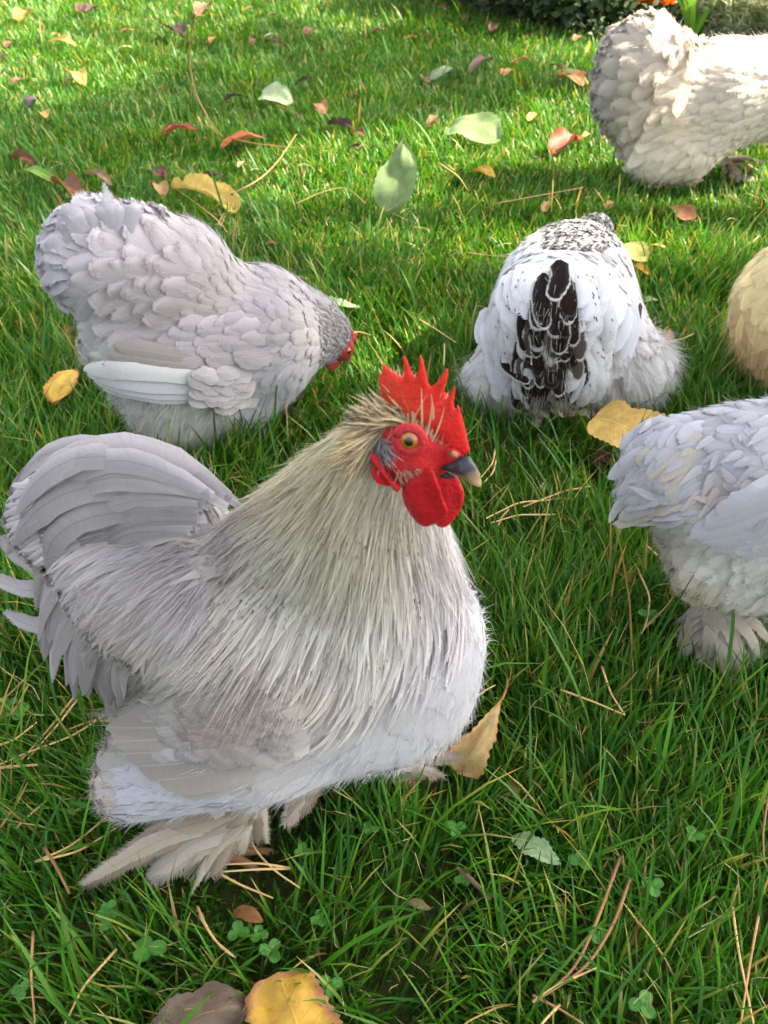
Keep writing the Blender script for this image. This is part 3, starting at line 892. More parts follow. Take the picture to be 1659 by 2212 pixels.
    SADD = [(530, 1060), (470, 1250), (480, 1420), (420, 1520), (280, 1540), (180, 1440), (60, 1330), (-60, 1200), (-60, 900), (420, 940)]
    FACE = zc([(560, 830), (860, 800), (1300, 1000), (1300, 1500), (660, 1480), (380, 1290), (330, 1050), (480, 920)])
    WING = [(480, 1430), (560, 1560), (690, 1570), (700, 1620), (600, 1680), (380, 1680), (200, 1640), (200, 1500)]
    THIGH = [(160, 1600), (330, 1640), (560, 1680), (560, 1780), (300, 1800), (150, 1740)]
    isf = in_poly(px, FACE); hk = in_poly(px, HACK) & ~isf; sd = in_poly(px, SADD) & ~hk; th = in_poly(px, THIGH); wg = in_poly(px, WING) & ~hk & ~sd & ~th
    oth = ~(isf | hk | sd | wg | th)
    up = P[:, 2]
    # breast, belly and thigh: soft overlapping round feathers
    b = Bag()
    for msk, rr, Lx, W in ((oth, 0.0088, 0.034, 0.0105), (th, 0.009, 0.034, 0.0095)):
        q = P[msk]; q = q[thin_out(q, np.full(len(q), rr))]
        B.cover(b, q, Lx, W, 'round', (0.0003, 0.0012), cc=B.colour(q, 0.012), ce=B.colour(q, 0.012) * 1.02, fringe=6, fr_len=0.5, camber=0.07)
    q = P[th | oth][:16000]
    B.down(b, q, 0.014, 0.00020, up=0.12, jit=0.16)
    b.build('breast_plumage', M_FEATHER, B.root)
    # wing: broad, flat feathers folded over the flank
    b = Bag()
    q = P[wg]; q = q[thin_out(q, np.full(len(q), 0.012))]
    o2 = np.argsort(q @ B.h)
    B.cover(b, q, 0.040, 0.010, 'round', (0.002, 0.0045), cc=B.colour(q, 0.05), fringe=5, fr_len=0.3)
    q = P[wg & (RNG.random(len(P)) < 0.9)]
    B.down(b, q, 0.016, 0.00025, up=0.2, jit=0.3)
    for i in range(11):
        t = i / 10; k6 = np.linspace(0, 1, 6)
        x0, y0 = 600 - 40 * t, 1520 + 120 * t; x1, y1 = 256 + 10 * t + 120 * t * t, 1560 + 128 * t
        pts = B.hit(np.stack([x0 + (x1 - x0) * k6, y0 + (y1 - y0) * k6 + 30 * k6 * (1 - k6)], -1), 0.003 + 0.002 * (1 - t) + 0.002 * k6 + 0.0016 * (i % 2) * k6)
        c = S(172, 165, 158) * (0.88 + 0.2 * RNG.random())
        quill(b, pts, 0.0100, 'quill', c * 0.95, c * 1.14, hint=CAMP - pts[3], camber=0.42, fringe=6, fr_len=0.15)
    n_ = 110                                                         # dirty smeared coverts over the upper wing
    x = 400 + 270 * RNG.random(n_); y = 1490 + 130 * RNG.random(n_)
    pth = np.stack([np.stack([x - d_, y + d_ * 0.22], -1) for d_ in (0, 28, 56)], 1)
    for pts in B.hit(pth, np.array([0.001, 0.0065, 0.0075])[None]):
        c = B.colour(pts[:1], 0.03)[0] * RNG.choice([0.78, 0.92, 1.0, 1.1], p=[0.2, 0.3, 0.3, 0.2])
        quill(b, pts, 0.0058, 'round', c, c * 1.06, hint=CAMP - pts[1], camber=0.3, M=10, fringe=7, fr_len=0.7)
    b.build('wing', M_QUILL, B.root)
    # saddle
    b = Bag()
    q = P[sd]; q = q[thin_out(q, np.full(len(q), 0.0050))]
    c = B.colour(q, 0.09) * 1.2
    B.cover(b, q, 0.058, 0.0027, 'lance', (0.001, 0.005), M=8, cc=c * 0.95, ce=c * 1.14, camber=0.3, jit=0.14, fringe=4, fr_len=0.8)
    q = P[sd & (px[:, 0] > 170)][:6000]
    B.down(b, q, 0.030, 0.00016, up=0.07, jit=0.12, bend=0.15)
    n_ = 10                                                          # loose pale plumes across the back
    x = 340 + 150 * RNG.random(n_); y = 1090 + 260 * RNG.random(n_); a = R_(168) + RNG.normal(0, 0.28, n_) + R_(0.06) * (y - 1060); ln = 60 + 60 * RNG.random(n_)
    kk = np.array([0, 1, 2, 3]) / 3
    pth = np.stack([x[:, None] + ln[:, None] * kk * np.cos(a)[:, None], y[:, None] - ln[:, None] * kk * np.sin(a)[:, None] + 14 * kk ** 2], -1)
    for pts, q_ in zip(B.hit(pth, np.array([0.003, 0.006, 0.009, 0.011])[None]), pth):
        if np.linalg.norm(project(pts) - q_, axis=-1).max() > 14: continue
        quill(b, pts, 0.0011, 'lance', S(212, 206, 196), hint=CAMP - pts[1], fringe=6, fr_len=1.6)
    n_ = 320                                                         # saddle hackles streaming over the tail roots
    t = RNG.random(n_)[:, None]; jx = RNG.normal(0, 10, (n_, 2))
    st = np.array([535, 1090]) + t * np.array([-60, 260]); md = np.array([415, 1052]) + t * np.array([-20, 330]); en = np.array([285, 1000]) + t * np.array([20, 470]) + 60 * t * (1 - t)
    f = 0.6 + 0.7 * RNG.random((n_, 1))
    md = st + (md - st) * f + jx; en = st + (en - st) * f + jx * 2
    u4 = np.linspace(0, 1, 6)[None, :, None]
    pth = (1 - u4) ** 2 * st[:, None] + 2 * u4 * (1 - u4) * md[:, None] + u4 ** 2 * en[:, None]
    P4 = B.hit(pth, np.array([0.001, 0.005, 0.011, 0.016, 0.019, 0.020])[None] * (0.6 + 0.8 * RNG.random((n_, 1))))
    er = np.linalg.norm(project(P4) - pth, axis=-1).max(1)
    for i in range(n_):
        if er[i] > 14: continue
        c = (S(190, 184, 182) if RNG.random() < 0.85 else S(202, 196, 186)) * (0.92 + 0.14 * RNG.random())
        quill(b, P4[i], 0.0024 + 0.0018 * RNG.random(), 'lance', c * 0.95, c * 1.08, hint=(CAMP - P4[i][3]) + np.array([0, 0, 0.2]), M=10, fringe=5, fr_len=0.8, camber=0.35)
    b.build('saddle', M_HACKLE, B.root)
    # hackle: long narrow feathers, cream at the edges, grey down the middle
    b = Bag()
    q = P[hk]; hx = px[hk]
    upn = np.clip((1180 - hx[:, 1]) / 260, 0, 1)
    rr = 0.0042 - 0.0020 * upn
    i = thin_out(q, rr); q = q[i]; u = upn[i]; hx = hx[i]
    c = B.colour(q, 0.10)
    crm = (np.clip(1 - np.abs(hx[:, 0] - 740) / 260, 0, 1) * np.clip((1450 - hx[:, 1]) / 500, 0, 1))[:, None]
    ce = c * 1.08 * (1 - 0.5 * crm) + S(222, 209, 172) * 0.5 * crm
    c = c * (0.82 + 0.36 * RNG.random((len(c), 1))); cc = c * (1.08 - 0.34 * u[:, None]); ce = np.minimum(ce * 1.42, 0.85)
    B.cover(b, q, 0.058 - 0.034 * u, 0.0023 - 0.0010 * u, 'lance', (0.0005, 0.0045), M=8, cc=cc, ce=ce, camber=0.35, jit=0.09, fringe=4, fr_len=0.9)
    q = P[hk]; q = q[RNG.permutation(len(q))[:10000]]; hx = B.pix(q)
    u = np.clip((1180 - hx[:, 1]) / 260, 0, 1)
    c = B.colour(q, 0.20) * 1.4
    crm = (np.clip(1 - np.abs(hx[:, 0] - 740) / 260, 0, 1) * np.clip((1450 - hx[:, 1]) / 500, 0, 1) * (RNG.random(len(q)) < 0.6))[:, None]
    crm = crm * 0.8; c = c * (1 - crm) + S(226, 214, 182) * crm
    dk = (RNG.random(len(q)) < 0.13)[:, None]
    c = np.where(dk, c * 0.42, c)
    nn = unit(B.grad(q)); D = unit(B.flow(q, nn) + nn * (0.05 + 0.10 * u)[:, None] + 0.07 * RNG.standard_normal(q.shape))
    strands(b, q + nn * (0.004 * RNG.random(len(q)) * (1 - u))[:, None], D, (0.036 - 0.018 * u) * (0.7 + 0.6 * RNG.random(len(q))), np.full(len(q), 0.00018), c, 0.0, 0.12)
    fx = np.stack([430 + 470 * RNG.random(420), 1080 + 430 * RNG.random(420)], -1)        # small dark flecks on the feathers
    fx = fx[(vnoise(fx, 88, 0.012) > 0.5) & ((in_poly(fx, HACK) | in_poly(fx, SADD)))]
    q = B.hit(fx, np.full(len(fx), 0.0062)); nn = unit(B.grad(q))
    strands(b, q, unit(B.flow(q, nn) + 0.1 * RNG.standard_normal(q.shape)), 0.0018 + 0.0025 * RNG.random(len(q)), np.full(len(q), 0.00034), np.broadcast_to(S(112, 104, 98), q.shape) * (0.6 + 0.8 * RNG.random((len(q), 1))), 0.0, 0.1)
    b.build('hackle', M_HACKLE, B.root)
    # crest of thin cream quills over the foot of the comb, grey tuft at the ear, whiskers on the jaw
    b = Bag()
    hs = HB.sample(9000); hpx = project(hs); nn = unit(HB.grad(hs))
    vis = ((CAMP - hs) * nn).sum(1) > -0.01
    def tuft(poly, nmax, dx, dy, outw, ln, w, cols, jit):
        m = in_poly(hpx, zc(poly)) & vis
        q = hs[m][:nmax]; n_ = nn[m][:nmax]
        d = dx * cR - dy * cU
        D = unit(unit(np.broadcast_to(d, q.shape)) + n_ * outw + jit * RNG.standard_normal(q.shape))
        cl = np.array(cols)[RNG.integers(0, len(cols), len(q))]
        strands(b, q, D, ln * (0.6 + 0.7 * RNG.random(len(q))), np.full(len(q), w), cl, 0.0, 0.35)
    cr = [S(228, 210, 170), S(220, 200, 160), S(150, 138, 120), S(96, 88, 88)]
    tuft([(420, 700), (620, 640), (800, 800), (560, 860), (300, 900)], 520, -0.75, -0.1, 0.35, 0.013, 0.0005, cr, 0.28)
    tuft([(560, 640), (760, 780), (860, 860), (960, 980), (900, 990), (800, 880), (640, 820), (540, 720)], 170, 0.0, -1.0, 0.5, 0.016, 0.00045, cr[:2], 0.28)
    tuft([(320, 940), (430, 910), (510, 990), (520, 1080), (430, 1090), (340, 1050)], 260, 0.7, 0.6, 0.5, 0.009, 0.0004, [S(160, 156, 164), S(130, 125, 130), S(190, 186, 190)], 0.35)
    tuft([(560, 1230), (860, 1230), (840, 1310), (620, 1340)], 60, 0.6, 0.3, 0.5, 0.006, 0.0002, [S(206, 170, 150)], 0.4)
    tuft([(880, 900), (1000, 960), (1060, 1040), (960, 1040)], 26, 0.4, -1.0, 0.5, 0.006, 0.00022, [S(220, 180, 150)], 0.4)
    tuft([(300, 900), (500, 860), (420, 940), (350, 1080), (380, 1280), (300, 1250)], 700, -0.6, 0.7, 0.35, 0.016, 0.0005, cr[:3], 0.3)
    b.build('crest', M_DOWN, B.root)
    # ---------------- tail: curved sickle feathers, fanned from side to side
    b = Bag()
    keys = [  # picture points, root to tip, from the top of the tail down
        [(510, 1092), (440, 1048), (335, 988), (212, 948), (122, 952), (85, 994)],
        [(495, 1092), (408, 1034), (288, 980), (165, 970), (72, 1018), (36, 1080)],
        [(450, 1070), (330, 980), (220, 965), (130, 1000), (70, 1050), (50, 1100)],
        [(440, 1075), (300, 1010), (200, 1005), (120, 1040), (60, 1082), (18, 1122)],
        [(440, 1090), (300, 1050), (190, 1055), (110, 1090), (55, 1126), (14, 1172)],
        [(430, 1110), (290, 1085), (190, 1085), (120, 1110), (80, 1140), (85, 1165)],
        [(420, 1140), (290, 1120), (180, 1140), (110, 1180), (75, 1225), (70, 1290)],
        [(410, 1180), (280, 1170), (190, 1200), (120, 1260), (85, 1320), (80, 1370)],
        [(400, 1230), (290, 1230), (210, 1270), (150, 1330), (125, 1385), (120, 1425)],
        [(400, 1280), (310, 1295), (240, 1350), (200, 1410), (185, 1450), (190, 1490)],
        [(410, 1330), (340, 1360), (280, 1420), (250, 1470), (245, 1510), (265, 1545)]]
    keys = np.array(keys, float)
    def kpath(t):
        x = t * (len(keys) - 1); i = min(int(x), len(keys) - 2); a = x - i
        return keys[i] * (1 - a) + keys[i + 1] * a
    for layer, (n, off0, off1, sc) in enumerate(((22, 0.060, 0.04, 0.97), (28, 0.02, 0.02, 1.0), (34, -0.025, -0.03, 1.0), (40, -0.050, -0.058, 0.95), (40, -0.064, -0.076, 0.8), (44, -0.074, -0.086, 0.62))):
        for i in range(n):
            t = (i + 0.5 + 0.5 * RNG.uniform(-1, 1)) / n
            if layer >= 3 and t < 0.12: continue
            p = kpath(np.clip(t, 0, 1))
            p = p[0] + (p - p[0]) * (sc * (1.04 - 0.07 * abs(RNG.standard_normal())))
            p = p + RNG.normal(0, 7, 2) + np.linspace(0, 1, 6)[:, None] * RNG.normal(0, 14, 2) + (np.linspace(0, 1, 6)[:, None] ** 3) * np.array([18, 44]) * RNG.random()
            oo = np.linspace(off0, off1, 6) * (1 - 0.35 * abs(t - 0.55)) * np.array([0.35, 0.7, 1.0, 1.0, 0.9, 0.8]) + RNG.normal(0, 0.004)
            pts = np.stack([B.U(p[k, 0], p[k, 1], oo[k]) for k in range(6)])
            if layer >= 3:                                           # the near feathers lie close over the rump
                hp_ = B.hit(p, np.array([0.0, 0.003, 0.006, 0.008, 0.009, 0.009]) + 0.003 * (layer - 3))
                er = np.linalg.norm(project(hp_) - p, axis=1)
                lastlat = -0.05
                for k in range(6):
                    if er[k] < 12: pts[k] = hp_[k]; lastlat = (hp_[k] - B.o) @ B.n
                    else: lastlat *= 0.85; pts[k] = B.U(p[k, 0], p[k, 1], lastlat)
                pts[1:-1] = (pts[:-2] + 2 * pts[1:-1] + pts[2:]) / 4
            w = max(0.003, (0.0078 if t > 0.25 else 0.0058) - 0.002 * t + 0.0015 * RNG.standard_normal()) * (1.0 if layer < 4 else 0.62)
            base = LAV * (1 - t) * 1.0 + S(178, 171, 172) * t
            base = base * (0.78 + 0.30 * RNG.random())
            hint = (-B.n if off0 < 0.03 else B.n) * 1.0 + np.array([0, 0, 0.75 - 0.8 * t]) + B.h * -0.15
            quill(b, pts, w, 'sickle', base * 0.90, base * 1.08, hint=hint, camber=0.38, M=14, fringe=5, fr_len=0.18, twist=RNG.normal(0, 0.25), tip=base * 0.82)
    for pth in ([(130, 1250), (60, 1290), (0, 1255), (-30, 1240)], [(160, 1330), (80, 1365), (40, 1345), (15, 1325)], [(130, 1260), (60, 1220), (15, 1190), (10, 1160)]):
        quill(b, smooth_line([B.U(x, y, 0.02) for x, y in pth], 6), 0.0065, 'sickle', LAV * 0.92, hint=-B.n, M=10, fringe=6, fr_len=0.6, twist=0.5)
    fx = np.stack([150 + 320 * RNG.random(4200), 1010 + 345 * RNG.random(4200)], -1)       # loose barbs that soften the tail
    q = B.hit(fx, np.full(len(fx), 0.0125)); ok = np.linalg.norm(project(q) - fx, axis=1) < 14
    q = q[ok]; nn = unit(B.grad(q))
    cl = np.stack([vnoise(q, 71 + a_, 60.0) - 0.5 for a_ in range(3)], -1)
    strands(b, q, unit(B.flow(q, nn) + 0.12 * nn + 0.10 * RNG.standard_normal(q.shape) + 0.6 * cl), 0.016 + 0.016 * RNG.random(len(q)), np.full(len(q), 0.00018), LAV * (0.75 + 0.4 * RNG.random((len(q), 1))), 0.0, 0.25)
    b.build('tail', M_SICKLE, B.root)
    # ---------------- legs and feathered feet
    dirt = [S(186, 174, 160), S(168, 154, 138), S(198, 188, 176), S(150, 134, 116)]
    for knee, foot, off, toes, fan in (((500, 1700), (480, 1850), -0.045, [(560, 1880), (590, 1840), (430, 1890)],
                [((520, 1760), (370, 1830), (190, 1902), 0.0085), ((500, 1765), (380, 1820), (250, 1868), 0.009), ((470, 1760), (380, 1800), (310, 1835), 0.012), ((520, 1780), (430, 1840), (330, 1890), 0.011), ((520, 1740), (470, 1800), (420, 1850), 0.011),
                 ((530, 1745), (500, 1810), (470, 1862), 0.010), ((545, 1750), (510, 1800), (480, 1850), 0.009), ((545, 1745), (535, 1790), (515, 1835), 0.008), ((550, 1740), (555, 1770), (545, 1800), 0.008), ((520, 1790), (460, 1850), (400, 1905), 0.004), ((530, 1790), (490, 1850), (450, 1890), 0.005), ((480, 1750), (400, 1770), (330, 1800), 0.012), ((540, 1735), (520, 1765), (500, 1800), 0.010)]),
            ((800, 1600), (870, 1690), 0.05, [(930, 1690), (945, 1660), (900, 1710)],
                [((870, 1660), (930, 1610), (1002, 1560), 0.010), ((860, 1670), (930, 1640), (985, 1600), 0.010), ((850, 1680), (920, 1665), (975, 1630), 0.009), ((840, 1680), (880, 1680), (930, 1668), 0.008), ((700, 1690), (650, 1715), (640, 1750), 0.009), ((690, 1690), (640, 1710), (610, 1725), 0.008)])):
        b = Bag()
        k3 = B.U(*knee, off); f3 = ground(*foot, 0.012)
        tube(b, smooth_line([k3, (k3 + f3) / 2, f3], 6), 0.008, dirt[1], 8, rads=np.linspace(0.011, 0.006, 6))
        for tx, ty in toes:
            e = ground(tx, ty, 0.006)
            tube(b, smooth_line([f3, (f3 + e) / 2 + np.array([0, 0, 0.006]), e], 6), 0.004, S(140, 105, 75), 8, rads=np.linspace(0.005, 0.0022, 6))
        leg = b.build('leg', M_NEEDLE, B.root)
        b = Bag()
        for r0 in range(6):
            for j, (a, m_, e, w) in enumerate(fan):
                if r0 and RNG.random() < 0.4: continue
                jx = RNG.normal(0, 13 if r0 else 3, (3, 2)) * np.array([[0.4], [0.8], [1.0]])
                A = B.U(a[0] + jx[0, 0], a[1] + jx[0, 1], off - 0.008 - 0.0025 * r0)
                E = ground(e[0] + jx[2, 0], e[1] + jx[2, 1], 0.040 + 0.010 * RNG.random())
                for fx in (0.35, 0.6, 0.85, 1.0):
                    tp_ = A + (E - A) * fx; TRAMPLED.append((tp_[0], tp_[1] - 0.004, 0.014, 0.022))
                Mm = (A + E) / 2 + np.array([0, 0, 0.012])
                cl = dirt[RNG.integers(0, 3)] * (0.9 + 0.15 * RNG.random())
                quill(b, [A, Mm, E], w * (0.55 + 0.3 * RNG.random()), 'lance' if w < 0.006 or RNG.random() < 0.5 else 'round', cl, cl * 1.12, M=14, fringe=12, fr_len=1.5, camber=0.35, twist=RNG.normal(0, 0.3), tip=cl * (0.75 if RNG.random() < 0.4 else 1.05))
        b.build('foot_feathers', M_SICKLE, leg)
    tag(B.root, 'pale grey rooster with tall red comb and red wattles, standing at the front', 'rooster')
    return B
ROOSTER = build_rooster()
# ================================================================== the hens
def legs(B, specs, col=S(172, 160, 146), n=26, skin=S(176, 128, 84), spread=0.03):
    for knee, foot, off in specs:
        k3 = B.U(knee[0], knee[1], off); f3 = ground(foot[0], foot[1], 0.012)
        b = Bag()
        tube(b, smooth_line([k3, (k3 + f3) / 2, f3], 6), 0.006, skin * 0.8, 8, rads=np.linspace(0.010, 0.005, 6))
        fw = B.h if B.mirror else B.n
        for a in (-0.5, 0.0, 0.5, 3.1):
            d = fw * math.cos(a) + np.cross([0, 0, 1.0], fw) * math.sin(a)
            e = f3 + d * (0.036 if a < 3 else 0.015) - np.array([0, 0, 0.006])
            tube(b, smooth_line([f3, (f3 + e) / 2 + np.array([0, 0, 0.004]), e], 6), 0.003, skin, 8, rads=np.linspace(0.0045, 0.0015, 6))
        leg = b.build('leg', M_NEEDLE, B.root)
        b = Bag()
        for i in range(n):
            a = RNG.uniform(-np.pi, np.pi)
            d = np.array([math.cos(a), math.sin(a), 0])
            t = RNG.random()
            A = k3 * (1 - t) + f3 * t + d * 0.006
            E = f3 + d * spread * (0.6 + 0.7 * RNG.random()) + np.array([0, 0, 0.004 + 0.03 * (1 - t) * RNG.random()])
            c = col * (0.85 + 0.3 * RNG.random())
            quill(b, [A, (A + E) / 2 + np.array([0, 0, 0.006]) + d * 0.006, E], 0.006 * (0.7 + 0.6 * RNG.random()), 'quill', c, c * 1.08, hint=d + np.array([0, 0, 0.8]), M=8, fringe=8, fr_len=0.8)
        b.build('foot_feathers', M_FEATHER, leg)

def masks(B, P, *polys):
    px = B.pix(P); used = np.zeros(len(P), bool); out = []
    for p in polys:
        m = in_poly(px, p) & ~used; used |= m; out.append(m)
    return (*out, ~used)

def put(P, r):
    return P[thin_out(P, np.full(len(P), r))]

def fluff(B, bag, P, n, L, up=0.35, jit=0.3, w=0.0002, droop=0.2, var=0.1):
    q = P[RNG.permutation(len(P))[:n]]
    B.down(bag, q, L, w, up, jit, droop, col=B.colour(q, var))

# ------------------------------------------------------------------ grey hen pecking behind the rooster
def left_hen():
    B = Bird('hen', 470, 950, -20, squash=0.88, k=0.025)
    L = B.limb
    L((228, 560, 122), (370, 610, 140)); L((400, 730, 165), (550, 728, 152)); L((395, 860, 110), (520, 845, 98))
    L((600, 722, 124), (672, 712, 66)); L((672, 710, 58), (710, 722, 34)); L((712, 722, 30), (724, 752, 22))
    L((300, 720, 110), (400, 800, 130))
    L((570, 735, 95), (350, 770, 70), off=-0.045, off2=-0.04, sq=0.6)
    v, f = B.body_mesh(0.006)
    B.guides = [((655, 680), (560, 640)), ((500, 610), (410, 555)), ((400, 520), (310, 455)), ((430, 620), (300, 590)), ((300, 560), (180, 540)), ((300, 480), (230, 440)), ((200, 470), (150, 470)), ((250, 650), (150, 690)),
        ((660, 720), (570, 745)), ((560, 760), (440, 775)), ((470, 720), (370, 710)), ((690, 780), (640, 850)), ((610, 840), (520, 890)), ((400, 860), (340, 930)), ((320, 850), (260, 880)), ((460, 900), (400, 960)), ((540, 800), (440, 830)), ((715, 720), (660, 690)), ((260, 780), (200, 780))]
    g = S(186, 181, 185); tp = S(168, 160, 160); fl = S(200, 199, 196)
    B.colpts = [(230, 480, S(196, 191, 198)), (160, 600, S(184, 182, 188)), (330, 520, S(188, 182, 186)), (420, 600, S(178, 170, 172)), (300, 640, S(184, 178, 180)), (520, 640, tp), (600, 700, S(172, 165, 170)), (480, 740, tp), (400, 700, S(176, 168, 168)),
        (560, 800, S(180, 176, 180)), (640, 800, S(182, 181, 186)), (560, 860, S(194, 194, 198)), (400, 900, fl), (300, 860, S(190, 189, 186)), (240, 780, S(196, 193, 190)), (690, 740, S(170, 166, 166)), (715, 720, S(140, 136, 136))]
    B.colpts = [(x, y, np.minimum(c * 1.18, 0.8)) for x, y, c in B.colpts]
    mesh_obj('body', v, [f], M_SKIN_UNDER, B.root, B.colour(v, 0.02))
    P = B.sample(42000)
    FLUFF = [(180, 740), (330, 830), (470, 860), (560, 905), (660, 900), (600, 1000), (200, 1000)]
    HEAD = [(690, 660), (780, 660), (780, 830), (700, 790)]
    CUSH = [(60, 380), (330, 380), (470, 600), (420, 680), (200, 740), (60, 740)]
    fm, hm, cm, om = masks(B, P, FLUFF, HEAD, CUSH)
    b = Bag()
    q = put(P[om], 0.0092)
    B.cover(b, q, 0.026, 0.0082, 'round', (0.0006, 0.0024), cc=B.colour(q, 0.04), ce=B.colour(q, 0.02) * 1.05, fringe=6, fr_len=0.35, camber=0.2, jit=0.15)
    q = put(P[hm], 0.0035)
    B.cover(b, q, 0.011, 0.0024, 'round', (0.0003, 0.002), cc=B.colour(q, 0.14), fringe=3, fr_len=0.8)
    fluff(B, b, P[om], 17000, 0.015, 0.09, 0.13, w=0.00016, droop=0)
    b.build('plumage', M_QUILL, B.root)
    b = Bag()
    q = put(P[cm], 0.0125)
    B.cover(b, q, 0.038, 0.0115, 'round', (0.001, 0.0050), cc=B.colour(q, 0.06) * 0.98, ce=B.colour(q, 0.04) * 1.07, fringe=8, fr_len=0.5, camber=0.28, jit=0.25, curl=0.015)
    fluff(B, b, P[cm], 16000, 0.018, 0.18, 0.22, w=0.00016)
    for i in range(26):                                              # loose tail plumes along the rear edge
        t = i / 25; a = R_(62 + 155 * t)
        for off in (-0.03, 0.02):
            jx = RNG.normal(0, 10, 2)
            c0 = np.array([235, 562]) + jx
            d = np.array([math.cos(a), -math.sin(a)])
            p0 = c0 + d * 60; p1 = c0 + d * 112; p2 = c0 + d * 138 + np.array([-8 * math.sin(a), 10 + 10 * RNG.random()])
            c = S(190, 186, 192) * (0.9 + 0.2 * RNG.random())
            quill(b, [B.U(*p0, off * 1.2), B.U(*p1, off * 1.1), B.U(*p2, off * 0.7)], 0.0105, 'round', c * 0.95, c * 1.1, hint=(CAMP - B.U(*p1)) * 0.6 + np.array([0, 0, 0.3]), M=9, fringe=7, fr_len=0.6, camber=0.4, twist=RNG.normal(0, 0.4))
    quill(b, [B.U(235, 470, -0.02), B.U(232, 425, -0.02), B.U(226, 402, -0.02)], 0.006, 'lance', S(206, 206, 206), M=9, fringe=8, fr_len=0.8)
    b.build('tail', M_FEATHER, B.root)
    b = Bag()
    q = put(P[fm], 0.010)
    B.cover(b, q, 0.024, 0.0075, 'round', (0.0005, 0.004), cc=B.colour(q, 0.03), fringe=6, fr_len=1.2, camber=0.3, jit=0.3)
    fluff(B, b, P[fm], 12000, 0.020, 0.35, 0.3)
    b.build('fluff', M_DOWN, B.root)
    b = Bag()
    for k, (x0, y0, xm, ym, x1, y1, w, c) in enumerate([(470, 775, 370, 762, 262, 742, 0.0095, S(178, 170, 166)), (480, 790, 380, 780, 250, 757, 0.0095, S(176, 168, 165)), (450, 812, 340, 776, 240, 780, 0.011, S(180, 172, 170)),
            (480, 848, 360, 850, 240, 826, 0.006, S(204, 205, 210)), (480, 840, 340, 838, 222, 812, 0.007, S(214, 214, 218)), (480, 830, 330, 822, 210, 795, 0.008, S(218, 218, 221)), (470, 806, 330, 794, 208, 783, 0.0095, S(228, 227, 226))]):
        pts = B.hit(np.array([(x0, y0), ((x0 + xm) / 2, (y0 + ym) / 2), (xm, ym), ((x1 + xm) / 2, (y1 + ym) / 2), (x1, y1)]), np.array([0.002, 0.006, 0.009, 0.010, 0.010]) + 0.0012 * max(0, k - 2))
        quill(b, pts, w, 'quill', c, c * 1.05, hint=-B.n + np.array([0, 0, 0.25]), camber=0.2, M=14, fringe=6, fr_len=0.1)
    for i in range(40):                                              # greater coverts over the roots of the white quills
        x, y = 455 + 110 * RNG.random(), 790 + 75 * RNG.random()
        pts = B.hit(np.array([(x, y), (x - 26, y + 1), (x - 52, y + 1)]), np.array([0.003, 0.0145, 0.0155]) * (1.0 if x < 500 else max(0.35, 1 - (x - 500) / 90)))
        c = S(194, 189, 191) * (0.94 + 0.14 * RNG.random())
        quill(b, pts, 0.0080, 'round', c * 0.97, c * 1.08, hint=CAMP - pts[1], camber=0.3, M=10, fringe=5, fr_len=0.3)
    for i in range(46):                                              # wing coverts, row over row
        x, y = 400 + 190 * RNG.random(), 690 + 85 * RNG.random()
        pts = B.hit(np.array([(x, y), (x - 28, y + 2), (x - 56, y + 4)]), np.array([0.002, 0.006, 0.007]))
        c = S(192, 185, 188) * (0.92 + 0.16 * RNG.random())
        quill(b, pts, 0.0088, 'round', c * 0.97, c * 1.1, hint=-B.n + np.array([0, 0, 0.4]), camber=0.3, M=9, fringe=5, fr_len=0.3)
    b.build('wing', M_QUILL, B.root)
    c = B.U(722, 738, -0.004); fw = B.h * 0.75 + np.array([0, 0, -0.85]) + B.n * 0.1
    simple_head(B.root, c, fw, 0.0195, None, comb_h=0.35, red=S(170, 60, 60))
    legs(B, [((470, 900), (500, 945), -0.035), ((560, 890), (590, 925), 0.03)])
    tag(B.root, 'lavender grey hen pecking with its head down, tail cushion raised, behind the rooster', 'hen')
left_hen()

